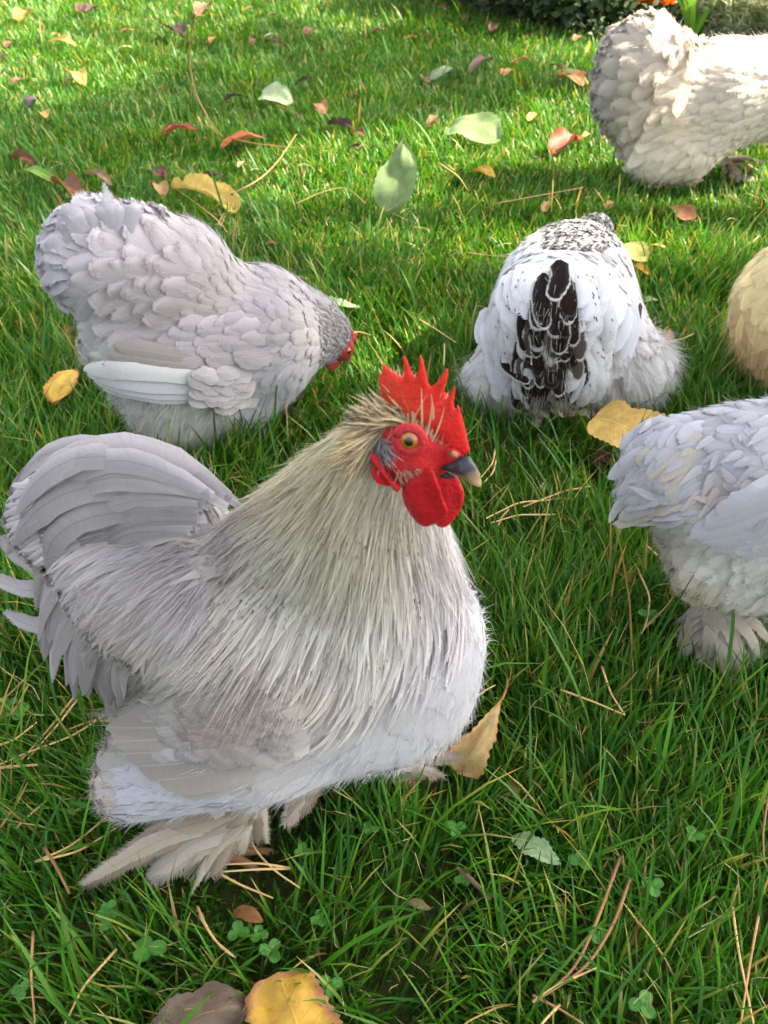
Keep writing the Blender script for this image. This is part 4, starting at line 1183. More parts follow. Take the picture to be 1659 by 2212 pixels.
# ------------------------------------------------------------------ white hen with a black tail, seen from behind
def white_hen():
    B = Bird('hen', 1215, 890, 9, squash=1.0, mirror=False, k=0.03)
    L = B.limb
    L((1210, 690, 152), (1228, 622, 136), off=0.05, off2=0.12); L((1225, 640, 130), (1255, 560, 66), off=0.10, off2=0.19); L((1255, 560, 66), (1288, 496, 36), off=0.19, off2=0.25)
    L((1200, 680, 125), (1195, 765, 92), off=0.0, off2=-0.012)
    L((1078, 820, 74), (1120, 765, 74), off=0.02, off2=0.05); L((1374, 785, 76), (1330, 740, 76), off=0.035, off2=0.06); L((1210, 815, 76), None, off=0.03); L((1140, 838, 58), None, off=0.015); L((1300, 815, 62), None, off=0.02)
    v, f = B.body_mesh(0.006)
    B.guides = [((1275, 495), (1240, 530)), ((1250, 530), (1230, 580)), ((1150, 590), (1110, 670)), ((1210, 590), (1195, 680)), ((1290, 570), (1320, 650)), ((1340, 640), (1375, 720)), ((1090, 680), (1065, 760)), ((1130, 700), (1150, 790)), ((1280, 690), (1262, 790)), ((1330, 690), (1310, 790)),
        ((1195, 700), (1185, 800)), ((1080, 800), (1045, 890)), ((1130, 820), (1120, 900)), ((1200, 830), (1200, 900)), ((1380, 770), (1420, 850)), ((1310, 820), (1320, 880)), ((1260, 820), (1258, 890)), ((1050, 780), (1010, 830))]
    W_ = S(236, 236, 238)
    B.colpts = [(1200, 580, W_), (1130, 650, W_), (1300, 640, W_), (1230, 540, W_), (1170, 540, W_), (1200, 700, S(222, 222, 226)), (1300, 740, W_), (1110, 740, W_), (1090, 830, S(205, 200, 196)), (1040, 800, S(222, 221, 220)), (1140, 860, S(186, 178, 170)), (1250, 860, S(190, 180, 165)),
        (1310, 820, S(188, 182, 180)), (1400, 800, S(222, 221, 220)), (1380, 740, S(204, 200, 198)), (1200, 880, S(196, 186, 160)), (1180, 800, S(190, 186, 184)), (1288, 495, S(170, 168, 166))]
    mesh_obj('body', v, [f], M_SKIN_UNDER, B.root, B.colour(v, 0.02) * 0.7)
    P = B.sample(40000)
    SK = [(1000, 760), (1090, 770), (1150, 830), (1230, 820), (1300, 770), (1350, 720), (1430, 690), (1480, 800), (1400, 920), (980, 930)]
    NECK = [(1180, 440), (1340, 440), (1340, 525), (1270, 540), (1170, 535)]
    sk, nk, om = masks(B, P, SK, NECK)
    hid = (P - B.o) @ B.n > 0.09
    sk = sk & ~hid; om = om | ((sk == 0) & (nk == 0))
    b = Bag()
    q = put(P[om], 0.011)
    c = B.colour(q, 0.02)
    B.cover(b, q, 0.036, 0.0115, 'round', (0.0005, 0.003), cc=c * 0.99, ce=c * 1.02, fringe=5, fr_len=0.4, camber=0.2, jit=0.16)
    q = put(P[nk], 0.0046); sp = RNG.random(len(q))
    c = np.where((sp < 0.55)[:, None], S(54, 52, 54), S(215, 214, 212))
    B.cover(b, q, 0.016, 0.0028, 'round', (0.0004, 0.003), cc=c, ce=np.where((sp < 0.75)[:, None], S(190, 188, 186), c), fringe=4, fr_len=0.6)
    fluff(B, b, P[om], 3000, 0.012, 0.15, 0.2)
    b.build('plumage', M_FEATHER, B.root)
    b = Bag()
    q = put(P[sk], 0.010)
    B.cover(b, q, 0.028, 0.0075, 'round', (0.0005, 0.006), cc=B.colour(q, 0.08), fringe=8, fr_len=1.3, camber=0.3, jit=0.4)
    q = P[sk & (B.pix(P)[:, 1] > 700)]
    fluff(B, b, q, 20000, 0.024, 0.42, 0.45, w=0.0002, droop=0.35, var=0.14)
    b.build('fluff', M_DOWN, B.root)
    zz = lambda x, y: (948.8 + x * 0.4281, 406.6 + y * 0.4281)
    def on(pts, o):
        return B.hit(np.array([zz(x, y) for x, y in pts]), np.asarray(o, float))
    b = Bag()
    up_ = np.array([0, 0, 0.2])
    order = sorted([(380 + 520 * RNG.random(), (-1 if k % 2 else 1) * (60 + 170 * RNG.random() ** 0.8)) for k in range(80)], key=lambda q: -q[0])
    for k, (y0, dx) in enumerate(order):                             # white side tail and saddle feathers hanging to both sides of the black ones
        sdn = 1 if dx > 0 else -1; x0 = 575 + dx - (y0 - 400) * 0.05
        pts = on([(x0, y0), (x0 + sdn * 14, y0 + 60), (x0 + sdn * 22, y0 + 120), (x0 + sdn * 14, y0 + 185)], np.array([0.001, 0.005, 0.008, 0.009]) * (0.7 + 0.5 * k / 80))
        c = S(232, 232, 236) * (0.95 + 0.06 * RNG.random())
        quill(b, pts, 0.0115, 'quill', c, c * 1.02, hint=CAMP - pts[1] + up_, camber=0.3, M=11, fringe=6, fr_len=0.3)
        if RNG.random() < 0.4:                                       # dark flecks on them
            for _ in range(2):
                x, y = x0 + sdn * 14 + RNG.normal() * 14, y0 + 50 + 80 * RNG.random()
                quill(b, on([(x, y), (x + 3, y + 14)], [0.0125, 0.0128]), 0.0008, 'lance', S(120, 108, 102), M=5, fringe=3, fr_len=1.0)
    b.build('side_tail', M_QUILL, B.root); b = Bag()
    order = sorted([430 + 520 * RNG.random() for k in range(60)], reverse=True)
    for k, y0 in enumerate(order):                                   # the black ones: a plume down the middle, each laced with white
        t = (y0 - 430) / 520; cx_ = 585 - 45 * t; hw_ = 42 + 88 * math.sin(min(1, t * 1.25) * 1.9)
        x0 = cx_ + hw_ * RNG.uniform(-1, 1); ln = 150 + 80 * RNG.random(); sl = (x0 - cx_) * 0.15 + RNG.normal() * 5
        o = 0.006 + 0.006 * k / 60
        pts = on([(x0, y0), (x0 + sl * 0.5, y0 + ln * 0.5), (x0 + sl, y0 + ln)], [o * 0.6, o, o + 0.002])
        r_ = RNG.random(); c = S(42, 35, 33) if r_ < 0.86 else (S(92, 80, 74) if r_ < 0.95 else S(205, 204, 206))
        quill(b, pts, 0.0066 + 0.003 * RNG.random(), 'quill', c, (S(196, 193, 190) if RNG.random() < 0.5 else c * 2.0 + 0.03), hint=CAMP - pts[1] + up_, camber=0.16, M=13, fringe=10, fr_len=0.5, epow=20)
    for pth, w in (([(600, 395), (612, 480), (575, 570)], 0.0105), ([(530, 470), (520, 580), (545, 690)], 0.0090), ([(600, 600), (612, 700), (598, 795)], 0.0095), ([(460, 560), (440, 680), (460, 790)], 0.0055), ([(645, 520), (660, 590), (648, 665)], 0.0055), ([(350, 830), (390, 890), (480, 945)], 0.0055)):
        pts = on(pth, [0.009, 0.0125, 0.0145])
        quill(b, pts, w, 'quill', S(38, 32, 31), S(210, 206, 203), hint=CAMP - pts[1] + up_, camber=0.2, M=13, fringe=9, fr_len=0.4, epow=20)
    fx = np.stack([548 + 75 * RNG.standard_normal(520), 430 + 560 * RNG.random(520)], -1)      # loose dark and pale barbs that blur the plume's edge
    fx = fx[np.abs(fx[:, 0] - 575 + (fx[:, 1] - 430) * 0.07) < 40 + (fx[:, 1] - 430) * 0.22]
    q = on(fx, np.full(len(fx), 0.0145)); nn = unit(B.grad(q)); dk = RNG.random((len(q), 1)) < 0.75
    strands(b, q, unit(B.flow(q, nn) + 0.10 * nn + 0.14 * RNG.standard_normal(q.shape)), 0.008 + 0.008 * RNG.random(len(q)), np.full(len(q), 0.0002), np.where(dk, S(60, 52, 48), S(206, 203, 200)) * (0.8 + 0.4 * RNG.random((len(q), 1))), 0.0, 0.2)
    b.build('tail', M_LACED, B.root)
    b = Bag()
    for x0, y0, x1, y1, w in [(960, 560, 875, 850, 24), (980, 600, 905, 830, 22), (940, 600, 850, 800, 24), (240, 640, 300, 840, 26), (230, 600, 250, 790, 24), (270, 680, 345, 880, 22), (400, 900, 455, 1075, 14), (720, 880, 650, 1040, 16), (760, 880, 700, 1000, 16)]:
        pts = on([(x0, y0), ((x0 + x1) / 2 + 8, (y0 + y1) / 2), (x1, y1)], [0.004, 0.010, 0.011])
        quill(b, pts, w * 0.45 * 1.05 / FPX, 'quill', S(222, 223, 230), hint=CAMP - pts[1], M=11, fringe=6, fr_len=0.2)
    quill(b, on([(955, 590), (951, 620), (949, 650)], [0.0125, 0.0135, 0.0135]), 0.0022, 'lance', S(84, 76, 74), M=8, fringe=8, fr_len=0.9)
    b.build('wing', M_QUILL, B.root)
    c = B.U(1291, 494, 0.262); simple_head(B.root, c, B.n * 0.8 + B.h * 0.25 + np.array([0, 0, -0.45]), 0.0165, None, comb_h=0.3)
    legs(B, [((1170, 840), (1165, 890), 0.03), ((1260, 840), (1262, 885), 0.03)])
    tag(B.root, 'white hen with black tail feathers and fluffy skirts, seen from behind', 'hen')
white_hen()

# ------------------------------------------------------------------ pale lavender hen cut by the right edge
def right_hen():
    B = Bird('hen', 1560, 1388, 8, squash=0.88, k=0.025)
    L = B.limb
    L((1720, 1060, 222), (1570, 1035, 150)); L((1570, 1035, 150), (1450, 1015, 92)); L((1450, 1020, 88), (1395, 1065, 45)); L((1660, 1175, 128), (1545, 1215, 78)); L((1860, 1080, 190), (1720, 1100, 215))
    L((1900, 1020, 150), (1990, 880, 80)); L((1990, 880, 75), (2010, 840, 55)); L((1535, 1225, 70), (1600, 1245, 66), off=-0.03, off2=-0.03); L((1490, 1120, 58), (1560, 1170, 80))
    L((1790, 1090, 120), (1560, 1110, 70), off=-0.06, off2=-0.035, sq=0.6)
    v, f = B.body_mesh(0.006)
    B.guides = [((1680, 860), (1580, 880)), ((1600, 930), (1500, 950)), ((1480, 920), (1400, 960)), ((1440, 960), (1360, 1020)), ((1650, 1000), (1540, 1010)), ((1520, 1020), (1430, 1060)), ((1450, 1080), (1380, 1130)), ((1640, 1090), (1530, 1120)), ((1560, 1140), (1460, 1150)),
        ((1560, 1190), (1480, 1220)), ((1620, 1230), (1540, 1290)), ((1660, 1280), (1600, 1310)), ((1540, 1230), (1470, 1260)), ((1850, 1000), (1750, 1010)), ((1950, 950), (1880, 1060)), ((1850, 1200), (1760, 1280)), ((1500, 1260), (1490, 1290))]
    lv = S(200, 200, 208)
    B.colpts = [(1640, 900, S(198, 197, 204)), (1500, 930, lv), (1400, 1000, S(206, 206, 213)), (1560, 980, S(188, 186, 193)), (1460, 1030, S(198, 196, 204)), (1540, 1060, S(206, 198, 190)), (1640, 1010, S(192, 191, 200)), (1640, 1060, S(204, 196, 190)), (1420, 1110, S(204, 202, 202)), (1600, 1120, S(208, 208, 214)),
        (1560, 1190, S(210, 207, 198)), (1640, 1220, S(224, 222, 217)), (1500, 1270, S(210, 199, 176)), (1620, 1300, S(218, 212, 200)), (1440, 1170, S(196, 190, 178)), (1850, 1000, lv)]
    mesh_obj('body', v, [f], M_SKIN_UNDER, B.root, B.colour(v, 0.02))
    P = B.sample(42000)
    FL = [(1370, 1140), (1480, 1160), (1580, 1180), (1700, 1190), (1900, 1250), (1800, 1400), (1420, 1400)]
    fm, om = masks(B, P, FL)
    b = Bag()
    q = put(P[om], 0.0088)
    c = B.colour(q, 0.07)
    B.cover(b, q, 0.027, 0.0078, 'round', (0.0006, 0.0034), cc=c * 0.99, ce=c * 1.05, fringe=7, fr_len=0.5, camber=0.24, jit=0.17)
    fluff(B, b, P[om], 16000, 0.015, 0.09, 0.18, w=0.00016, droop=0)
    for i in range(36):                                              # ragged dirty plumes over the rump
        x, y = 1420 + 260 * RNG.random(), 900 + 200 * RNG.random()
        a = R_(200 + RNG.normal() * 24)
        ln = 34 + 26 * RNG.random()
        pts = B.hit(np.array([(x + ln * k * math.cos(a), y - ln * k * math.sin(a)) for k in (0, 0.5, 1)]), np.array([0.004, 0.0055, 0.007]))
        c = B.colour(pts[0][None], 0.08)[0]
        quill(b, pts, 0.0032, 'lance', c, c * 1.1, hint=-B.n + np.array([0, 0, 0.6]), M=8, fringe=8, fr_len=0.9)
    b.build('plumage', M_FEATHER, B.root)
    b = Bag()
    q = put(P[fm], 0.009)
    B.cover(b, q, 0.026, 0.0065, 'round', (0.0005, 0.005), cc=B.colour(q, 0.05), fringe=8, fr_len=1.2, camber=0.3, jit=0.35)
    fluff(B, b, P[fm], 16000, 0.016, 0.28, 0.25, w=0.00017, droop=0.1)
    b.build('fluff', M_DOWN, B.root)
    b = Bag()
    for i in range(16):                                              # far side of the tail
        t = RNG.random(); a_ = np.array([1480, 930 + 150 * t]); e_ = np.array([1338 + 14 * math.sin(9 * t), 1004 + 128 * t])
        c = S(203, 203, 210) * (0.94 + 0.09 * RNG.random())
        quill(b, smooth_line([B.U(*a_, 0.02), B.U(*((a_ + e_) / 2), 0.025), B.U(*e_, 0.015)], 6), 0.006, 'round', c * 0.97, c * 1.05, M=12, fringe=6, fr_len=0.25, twist=RNG.normal(0, 0.3))
    for i in range(64):
        t = RNG.random(); f = RNG.random()
        a_ = np.array([1400 + 150 * f, 900 + 205 * t + 20 * f * (1 - t)]); d_ = np.array([-0.80 - 0.1 * t, 0.62 - 0.34 * t]) * (78 + 40 * RNG.random())
        e_ = a_ + d_ + RNG.normal(0, 8, 2); e_[0] = max(e_[0], 1332 + 16 * RNG.random())
        k5 = np.linspace(0, 1, 5)[:, None]
        pts = B.drape(a_ * (1 - k5) + e_ * k5 + np.array([0, -8]) * k5 * (1 - k5) * 4, np.array([-0.003, 0.002, 0.006, 0.008, 0.009]) * (0.7 + 0.6 * (1 - f)))
        c = S(203, 202, 209) * (0.90 + 0.13 * RNG.random()); c = c if RNG.random() < 0.75 else S(206, 199, 188)
        quill(b, pts, 0.0050 + 0.0028 * RNG.random(), 'round', c * 0.97, c * 1.05, hint=CAMP - pts[2] + np.array([0, 0, 0.2]), camber=0.35, M=12, fringe=7, fr_len=0.35, twist=RNG.normal(0, 0.25))
    for pth, w in (([(1450, 960), (1385, 985), (1314, 1034)], 0.0072), ([(1440, 1050), (1345, 1075), (1316, 1128)], 0.0048), ([(1450, 1098), (1390, 1120), (1326, 1132)], 0.0055)):
        quill(b, B.drape(smooth_line(pth, 6), np.array([-0.004, 0.000, 0.004, 0.007, 0.009, 0.009])), w, 'round', S(204, 205, 212), S(214, 214, 219), hint=CAMP - B.U(*pth[1]), camber=0.35, M=13, fringe=6, fr_len=0.2)
    b.build('tail', M_QUILL, B.root)
    b = Bag()
    for i, (x0, y0, xm, ym, x1, y1, w, o) in enumerate([(1760, 1110, 1640, 1165, 1545, 1180, 0.012, 0.004), (1740, 1100, 1620, 1150, 1525, 1162, 0.012, 0.006), (1730, 1080, 1600, 1130, 1500, 1150, 0.012, 0.008), (1740, 1060, 1630, 1100, 1530, 1130, 0.013, 0.010), (1720, 1040, 1640, 1080, 1560, 1110, 0.012, 0.012), (1780, 1130, 1680, 1180, 1590, 1190, 0.011, 0.003)]):
        pts = B.hit(np.array([(x0, y0), ((x0 + xm) / 2, (y0 + ym) / 2), (xm, ym), ((x1 + xm) / 2, (y1 + ym) / 2), (x1, y1)]), np.array([0.5, 0.8, 1, 1, 0.9]) * o * 0.8 + 0.001)
        c = S(208, 208, 215) * (0.97 + 0.05 * RNG.random())
        quill(b, pts, w, 'quill', c, c * 1.03, hint=-B.n + np.array([0, 0, 0.3]), camber=0.3, M=13, fringe=5, fr_len=0.1)
    b.build('wing', M_QUILL, B.root)
    simple_head(B.root, B.U(2030, 830), B.h + np.array([0, 0, -0.1]), 0.019, None)
    legs(B, [((1548, 1290), (1555, 1392), -0.03), ((1640, 1290), (1720, 1370), 0.04)], col=S(192, 182, 170), n=110, spread=0.034)
    tag(B.root, 'pale lavender hen facing away to the right, cut by the right edge', 'hen')
right_hen()

# ------------------------------------------------------------------ buff hen, only its rounded rear in the picture
def buff_hen():
    B = Bird('hen', 1770, 850, -6, squash=0.85, k=0.03)
    L = B.limb
    L((1742, 665, 158), (1850, 660, 150)); L((1730, 760, 95), (1820, 770, 100)); L((1920, 620, 100), (1985, 520, 55)); L((1985, 515, 50), (2000, 490, 40))
    v, f = B.body_mesh(0.007)
    B.guides = [((1700, 540), (1640, 590)), ((1640, 600), (1605, 680)), ((1620, 690), (1625, 780)), ((1700, 650), (1640, 720)), ((1800, 600), (1700, 640)), ((1700, 760), (1680, 830)), ((1950, 560), (1900, 640))]
    B.colpts = [(1640, 580, S(228, 200, 152)), (1610, 680, S(222, 190, 142)), (1650, 760, S(206, 176, 134)), (1700, 640, S(228, 200, 155)), (1900, 640, S(218, 186, 140))]
    B.colpts = [(x, y, np.minimum(c * np.array([1.22, 1.27, 1.32]), 0.85)) for x, y, c in B.colpts]
    mesh_obj('body', v, [f], M_SKIN_UNDER, B.root, B.colour(v, 0.02) * 0.8)
    P = B.sample(24000)
    b = Bag()
    q = put(P, 0.0095); c = B.colour(q, 0.09)
    B.cover(b, q, 0.036, 0.0105, 'round', (0.0005, 0.004), cc=c, ce=c * 1.08, fringe=6, fr_len=0.5, camber=0.35, jit=0.25)
    fluff(B, b, P, 8000, 0.015, 0.15, 0.25)
    fluff(B, b, P[P[:, 2] < 0.10], 5000, 0.022, 0.4, 0.35)
    b.build('plumage', M_FEATHER, B.root)
    simple_head(B.root, B.U(2008, 488), B.h, 0.018, None)
    legs(B, [((1720, 800), (1740, 845), -0.03), ((1800, 790), (1820, 830), 0.03)], col=S(205, 175, 130))
    tag(B.root, 'golden buff hen showing only its round rear', 'hen')
buff_hen()

# ------------------------------------------------------------------ sunlit hen at the back
def back_hen():
    B = Bird('hen', 1450, 398, -4, squash=0.9, k=0.03)
    L = B.limb
    L((1396, 152, 100), (1425, 195, 98)); L((1385, 215, 82), (1420, 250, 80)); L((1555, 205, 112), (1700, 190, 96)); L((1420, 338, 52), (1490, 330, 58), off=-0.03, off2=-0.03); L((1440, 275, 82), (1530, 255, 82)); L((1700, 185, 92), (1800, 130, 60)); L((1800, 125, 55), (1830, 90, 42))
    v, f = B.body_mesh(0.009)
    B.guides = [((1650, 110), (1560, 100)), ((1620, 180), (1530, 180)), ((1540, 120), (1480, 90)), ((1480, 120), (1410, 70)), ((1470, 200), (1390, 190)), ((1400, 160), (1320, 160)), ((1380, 90), (1330, 90)), ((1420, 250), (1350, 290)), ((1560, 250), (1460, 270)), ((1650, 260), (1560, 310)), ((1480, 320), (1400, 360)), ((1350, 220), (1300, 220)), ((1430, 50), (1380, 35))]
    cr = S(206, 198, 190)
    B.colpts = [(1420, 100, S(196, 188, 182)), (1330, 150, S(182, 176, 174)), (1320, 240, S(178, 173, 170)), (1440, 190, S(208, 198, 186)), (1560, 180, S(198, 190, 184)), (1600, 110, S(222, 218, 212)), (1600, 280, S(212, 206, 196)), (1430, 350, S(216, 210, 200)), (1500, 280, S(210, 200, 186)), (1750, 180, cr)]  # greyer shaded tail edge and paler sunlit saddle painted into the plumage colour
    B.colpts = [(x, y, np.minimum(c * np.array([1.2, 1.18, 1.12]), 0.85)) for x, y, c in B.colpts]
    mesh_obj('body', v, [f], M_SKIN_UNDER, B.root, B.colour(v, 0.02))
    P = B.sample(30000)
    CU = [(1250, 0), (1460, 10), (1540, 110), (1480, 280), (1340, 330), (1250, 300)]
    TH = [(1330, 295), (1470, 285), (1540, 300), (1530, 400), (1330, 400)]
    cm, th, om = masks(B, P, CU, TH)
    b = Bag()
    q = put(P[om], 0.013); c = B.colour(q, 0.06)
    B.cover(b, q, 0.032, 0.0115, 'round', (0.001, 0.0035), cc=c * 0.98, ce=c * 1.07, fringe=4, fr_len=0.5, camber=0.35, jit=0.2)
    fluff(B, b, P[om], 6000, 0.02, 0.12, 0.2, w=0.0003, droop=0)
    b.build('plumage', M_FEATHER, B.root)
    b = Bag()
    q = put(P[cm], 0.017); c = B.colour(q, 0.09)
    B.cover(b, q, 0.044, 0.016, 'round', (0.001, 0.008), cc=c * 0.96, ce=c * 1.06, fringe=7, fr_len=0.5, camber=0.35, jit=0.4, curl=0.03)
    fluff(B, b, P[cm], 3500, 0.02, 0.35, 0.4, w=0.0003)
    b.build('tail', M_FEATHER, B.root)
    b = Bag()
    q = put(P[th], 0.014)
    B.cover(b, q, 0.034, 0.011, 'round', (0.0005, 0.004), cc=B.colour(q, 0.03), fringe=5, fr_len=1.0)
    fluff(B, b, P[th], 3500, 0.02, 0.25, 0.25, w=0.0003)
    b.build('fluff', M_DOWN, B.root)
    simple_head(B.root, B.U(1850, 88), B.h, 0.02, None)
    legs(B, [((1460, 370), (1465, 395), -0.035), ((1560, 340), (1600, 385), 0.04)])
    tag(B.root, 'sunlit cream grey hen with a tall fluffy tail, by the flower bed', 'hen')
back_hen()
# ================================================================== fallen leaves
def leaf_material():
    m, nt, nd, lk = new_mat('leaf_with_veins')
    col = N(nt, 'ShaderNodeAttribute', attribute_name='col').outputs['Color']
    ob = N(nt, 'ShaderNodeTexCoord').outputs['Object']
    uv = N(nt, 'ShaderNodeUVMap', uv_map='UVMap').outputs[0]
    su = N(nt, 'ShaderNodeSeparateXYZ'); lk.new(uv, su.inputs[0])
    au = mathn(nt, 'ABSOLUTE', mathn(nt, 'SUBTRACT', su.outputs['X'], 0.5))
    fr = mathn(nt, 'FRACT', mathn(nt, 'MULTIPLY', mathn(nt, 'SUBTRACT', su.outputs['Y'], mathn(nt, 'MULTIPLY', au, 0.55)), 8.0))
    v1 = mathn(nt, 'SUBTRACT', 1.0, mathn(nt, 'MULTIPLY', mathn(nt, 'ABSOLUTE', mathn(nt, 'SUBTRACT', fr, 0.5)), 14.0), clamp=True)
    v2 = mathn(nt, 'SUBTRACT', 1.0, mathn(nt, 'MULTIPLY', au, 45.0), clamp=True)
    vein = mathn(nt, 'MAXIMUM', mathn(nt, 'MULTIPLY', v1, 0.55), v2)
    n1 = N(nt, 'ShaderNodeTexNoise', i_Scale=90.0, i_Detail=5.0, i_Roughness=0.7); lk.new(ob, n1.inputs['Vector'])
    n2 = N(nt, 'ShaderNodeTexNoise', i_Scale=330.0, i_Detail=3.0); lk.new(ob, n2.inputs['Vector'])
    vm = N(nt, 'ShaderNodeVectorMath', operation='SCALE'); lk.new(col, vm.inputs[0])
    lk.new(mathn(nt, 'MULTIPLY_ADD', mathn(nt, 'SUBTRACT', n1.outputs['Fac'], 0.5), 1.0, 1.0), vm.inputs['Scale'])
    sp = mathn(nt, 'MULTIPLY', mathn(nt, 'SUBTRACT', n2.outputs['Fac'], 0.64), 9.0, clamp=True)
    c = mixc(nt, mathn(nt, 'MULTIPLY', sp, 0.55), vm.outputs[0], tuple(S(96, 62, 40)))
    li = N(nt, 'ShaderNodeVectorMath', operation='SCALE'); lk.new(c, li.inputs[0]); li.inputs['Scale'].default_value = 1.3
    c = mixc(nt, mathn(nt, 'MULTIPLY', vein, 0.55), c, li.outputs[0])
    pb = N(nt, 'ShaderNodeBsdfPrincipled'); lk.new(c, pb.inputs['Base Color']); pb.inputs['Roughness'].default_value = 0.55; pb.inputs['Specular IOR Level'].default_value = 0.3
    hb = mathn(nt, 'MULTIPLY_ADD', vein, 0.6, n1.outputs['Fac'])
    b = N(nt, 'ShaderNodeBump', i_Strength=0.6, i_Distance=0.0012); lk.new(hb, b.inputs['Height']); lk.new(b.outputs[0], pb.inputs['Normal'])
    tr = N(nt, 'ShaderNodeBsdfTranslucent'); lk.new(c, tr.inputs['Color'])
    mx = N(nt, 'ShaderNodeMixShader'); mx.inputs[0].default_value = 0.2; lk.new(pb.outputs[0], mx.inputs[1]); lk.new(tr.outputs[0], mx.inputs[2])
    out = N(nt, 'ShaderNodeOutputMaterial'); lk.new(mx.outputs[0], out.inputs[0])
    return m
M_VLEAF = leaf_material()
LBROWN, LORANGE, LTAN, LYEL, LPALE, LPURP, LGREEN, LRED, LDARK = S(128, 80, 54), S(196, 108, 56), S(206, 164, 112), S(226, 180, 62), S(178, 196, 158), S(78, 58, 58), S(120, 160, 60), S(140, 66, 40), S(66, 48, 42)
LG = 'fallen leaves scattered on the lawn'

def leaf(base, tip, wr, col, label, curl=0.5, zb=0.040, zt=0.044, kind='ovate', bend=0.1, hint=None, edge=None, serr=0.05, stalk=None, back=None, seed=None, crumple=1.0, lift=0.0):
    if ground(base[0], base[1])[1] > 1.05 and zt < 0.09:            # the far lawn is shorter: leaves lie lower
        zb, zt = zb * 0.62, zt * 0.62
    A = ground(base[0], base[1], zb); T = ground(tip[0], tip[1], zt)
    ax = T - A; Ln = np.linalg.norm(ax); ax = ax / Ln
    hint = np.array([0, 0, 1.0]) if hint is None else unit(np.asarray(hint, float))
    sd = unit(np.cross(ax, hint)); nr = np.cross(sd, ax)
    wr = wr * 0.9; nv, nu = 22, 13
    t = np.linspace(0, 1, nv); u = np.linspace(-1, 1, nu)
    if kind == 'ovate': w = np.sin(np.pi * np.clip(t, 0, 1) ** 0.75) ** 0.75
    elif kind == 'broad': w = np.clip(np.sin(np.pi * np.clip(t * 0.93 + 0.05, 0, 1)), 0, 1) ** 0.5
    elif kind == 'square': w = np.clip(t * 9 + 0.35, 0, 1) ** 0.6 * np.clip((1 - t) * 7 + 0.55, 0, 1) ** 0.7
    elif kind == 'fan': w = np.clip(t, 0, 1) ** 1.1 * np.clip((1 - t) * 6, 0, 1) ** 0.5 + 0.03
    elif kind == 'obovate': w = np.sin(np.pi * np.clip(t, 0, 1) ** 1.5) ** 0.7
    else: w = np.sin(np.pi * t) ** 0.6
    sN = int(RNG.integers(1e6))
    w = w * (1 + serr * np.where(np.arange(nv) % 2, 1, -1)) * Ln * wr * 0.5
    W2 = w[:, None] * (1 + 0.55 * (vnoise(np.stack([t[:, None] * 5.1 + 0 * u[None], np.sign(u)[None] * 3.3 + 0 * t[:, None]], -1), sN) - 0.5))
    x = u[None] * W2
    wm = Ln * wr * 0.5
    # roll across the leaf: bend each row onto an arc
    k = curl * 1.6 / wm
    kk = np.full((nv, 1), k) * (1 + 0.5 * (vnoise(np.stack([t * 2, t * 0], -1), sN + 1)[:, None] - 0.5))
    xx = np.sin(kk * x) / kk if abs(curl) > 1e-3 else x
    zz = (1 - np.cos(kk * x)) / kk if abs(curl) > 1e-3 else x * 0
    gN = np.stack(np.meshgrid(t * 4, u * 2.2, indexing='ij'), -1)
    zz = zz + crumple * wm * 0.22 * (vnoise(gN, sN + 2) - 0.5) + bend * Ln * (4 * t * (1 - t))[:, None] + lift * Ln * t[:, None] ** 2
    v = A + ax * (t * Ln)[:, None, None] + sd * xx[..., None] + nr * zz[..., None]
    v[..., 2] = np.maximum(v[..., 2], 0.006)
    c = np.broadcast_to(col, (nv, nu, 3)).copy()
    c *= (0.78 + 0.4 * vnoise(gN * 1.7, sN + 3))[..., None]; c = (c * 0.74 + c.mean(-1, keepdims=True) * 0.10) * np.array([1.0, 1.0, 0.82])
    if edge is not None:
        e = np.clip((np.maximum(np.abs(u)[None] * np.ones((nv, 1)), np.abs(2 * t - 1)[:, None] ** 3) + (vnoise(gN * 1.5, sN + 4) - 0.5) * 0.5 - 0.68) * 4, 0, 1)[..., None]
        c = c * (1 - e) + edge * e
    i = np.arange(nv - 1)[:, None] * nu + np.arange(nu - 1)[None]; i = i.ravel()
    uv = np.stack([np.broadcast_to((u + 1) / 2, (nv, nu)), np.broadcast_to(t[:, None], (nv, nu))], -1)
    o = mesh_obj('fallen_leaf', v.reshape(-1, 3), [np.stack([i, i + 1, i + nu + 1, i + nu], -1)], M_VLEAF, None, c.reshape(-1, 3), uv.reshape(-1, 2))
    tag(o, label, 'leaf', LG)
    if stalk is not None:
        b = Bag(); sp = [v[0, nu // 2]] + [ground(x_, y_, z_) for x_, y_, z_ in stalk]
        tube(b, smooth_line(sp, 8), 0.0009, S(196, 160, 80) if back is None else back, 6)
        b.build('stalk', M_NEEDLE, o)
    m = v.reshape(-1, 3)
    for fx in (0.25, 0.5, 0.75):
        p = A + ax * Ln * fx
        TRAMPLED.append((p[0], p[1], max(wm * 0.8, 0.008), max(0.012, min(zb, zt) - 0.006)))
    return o

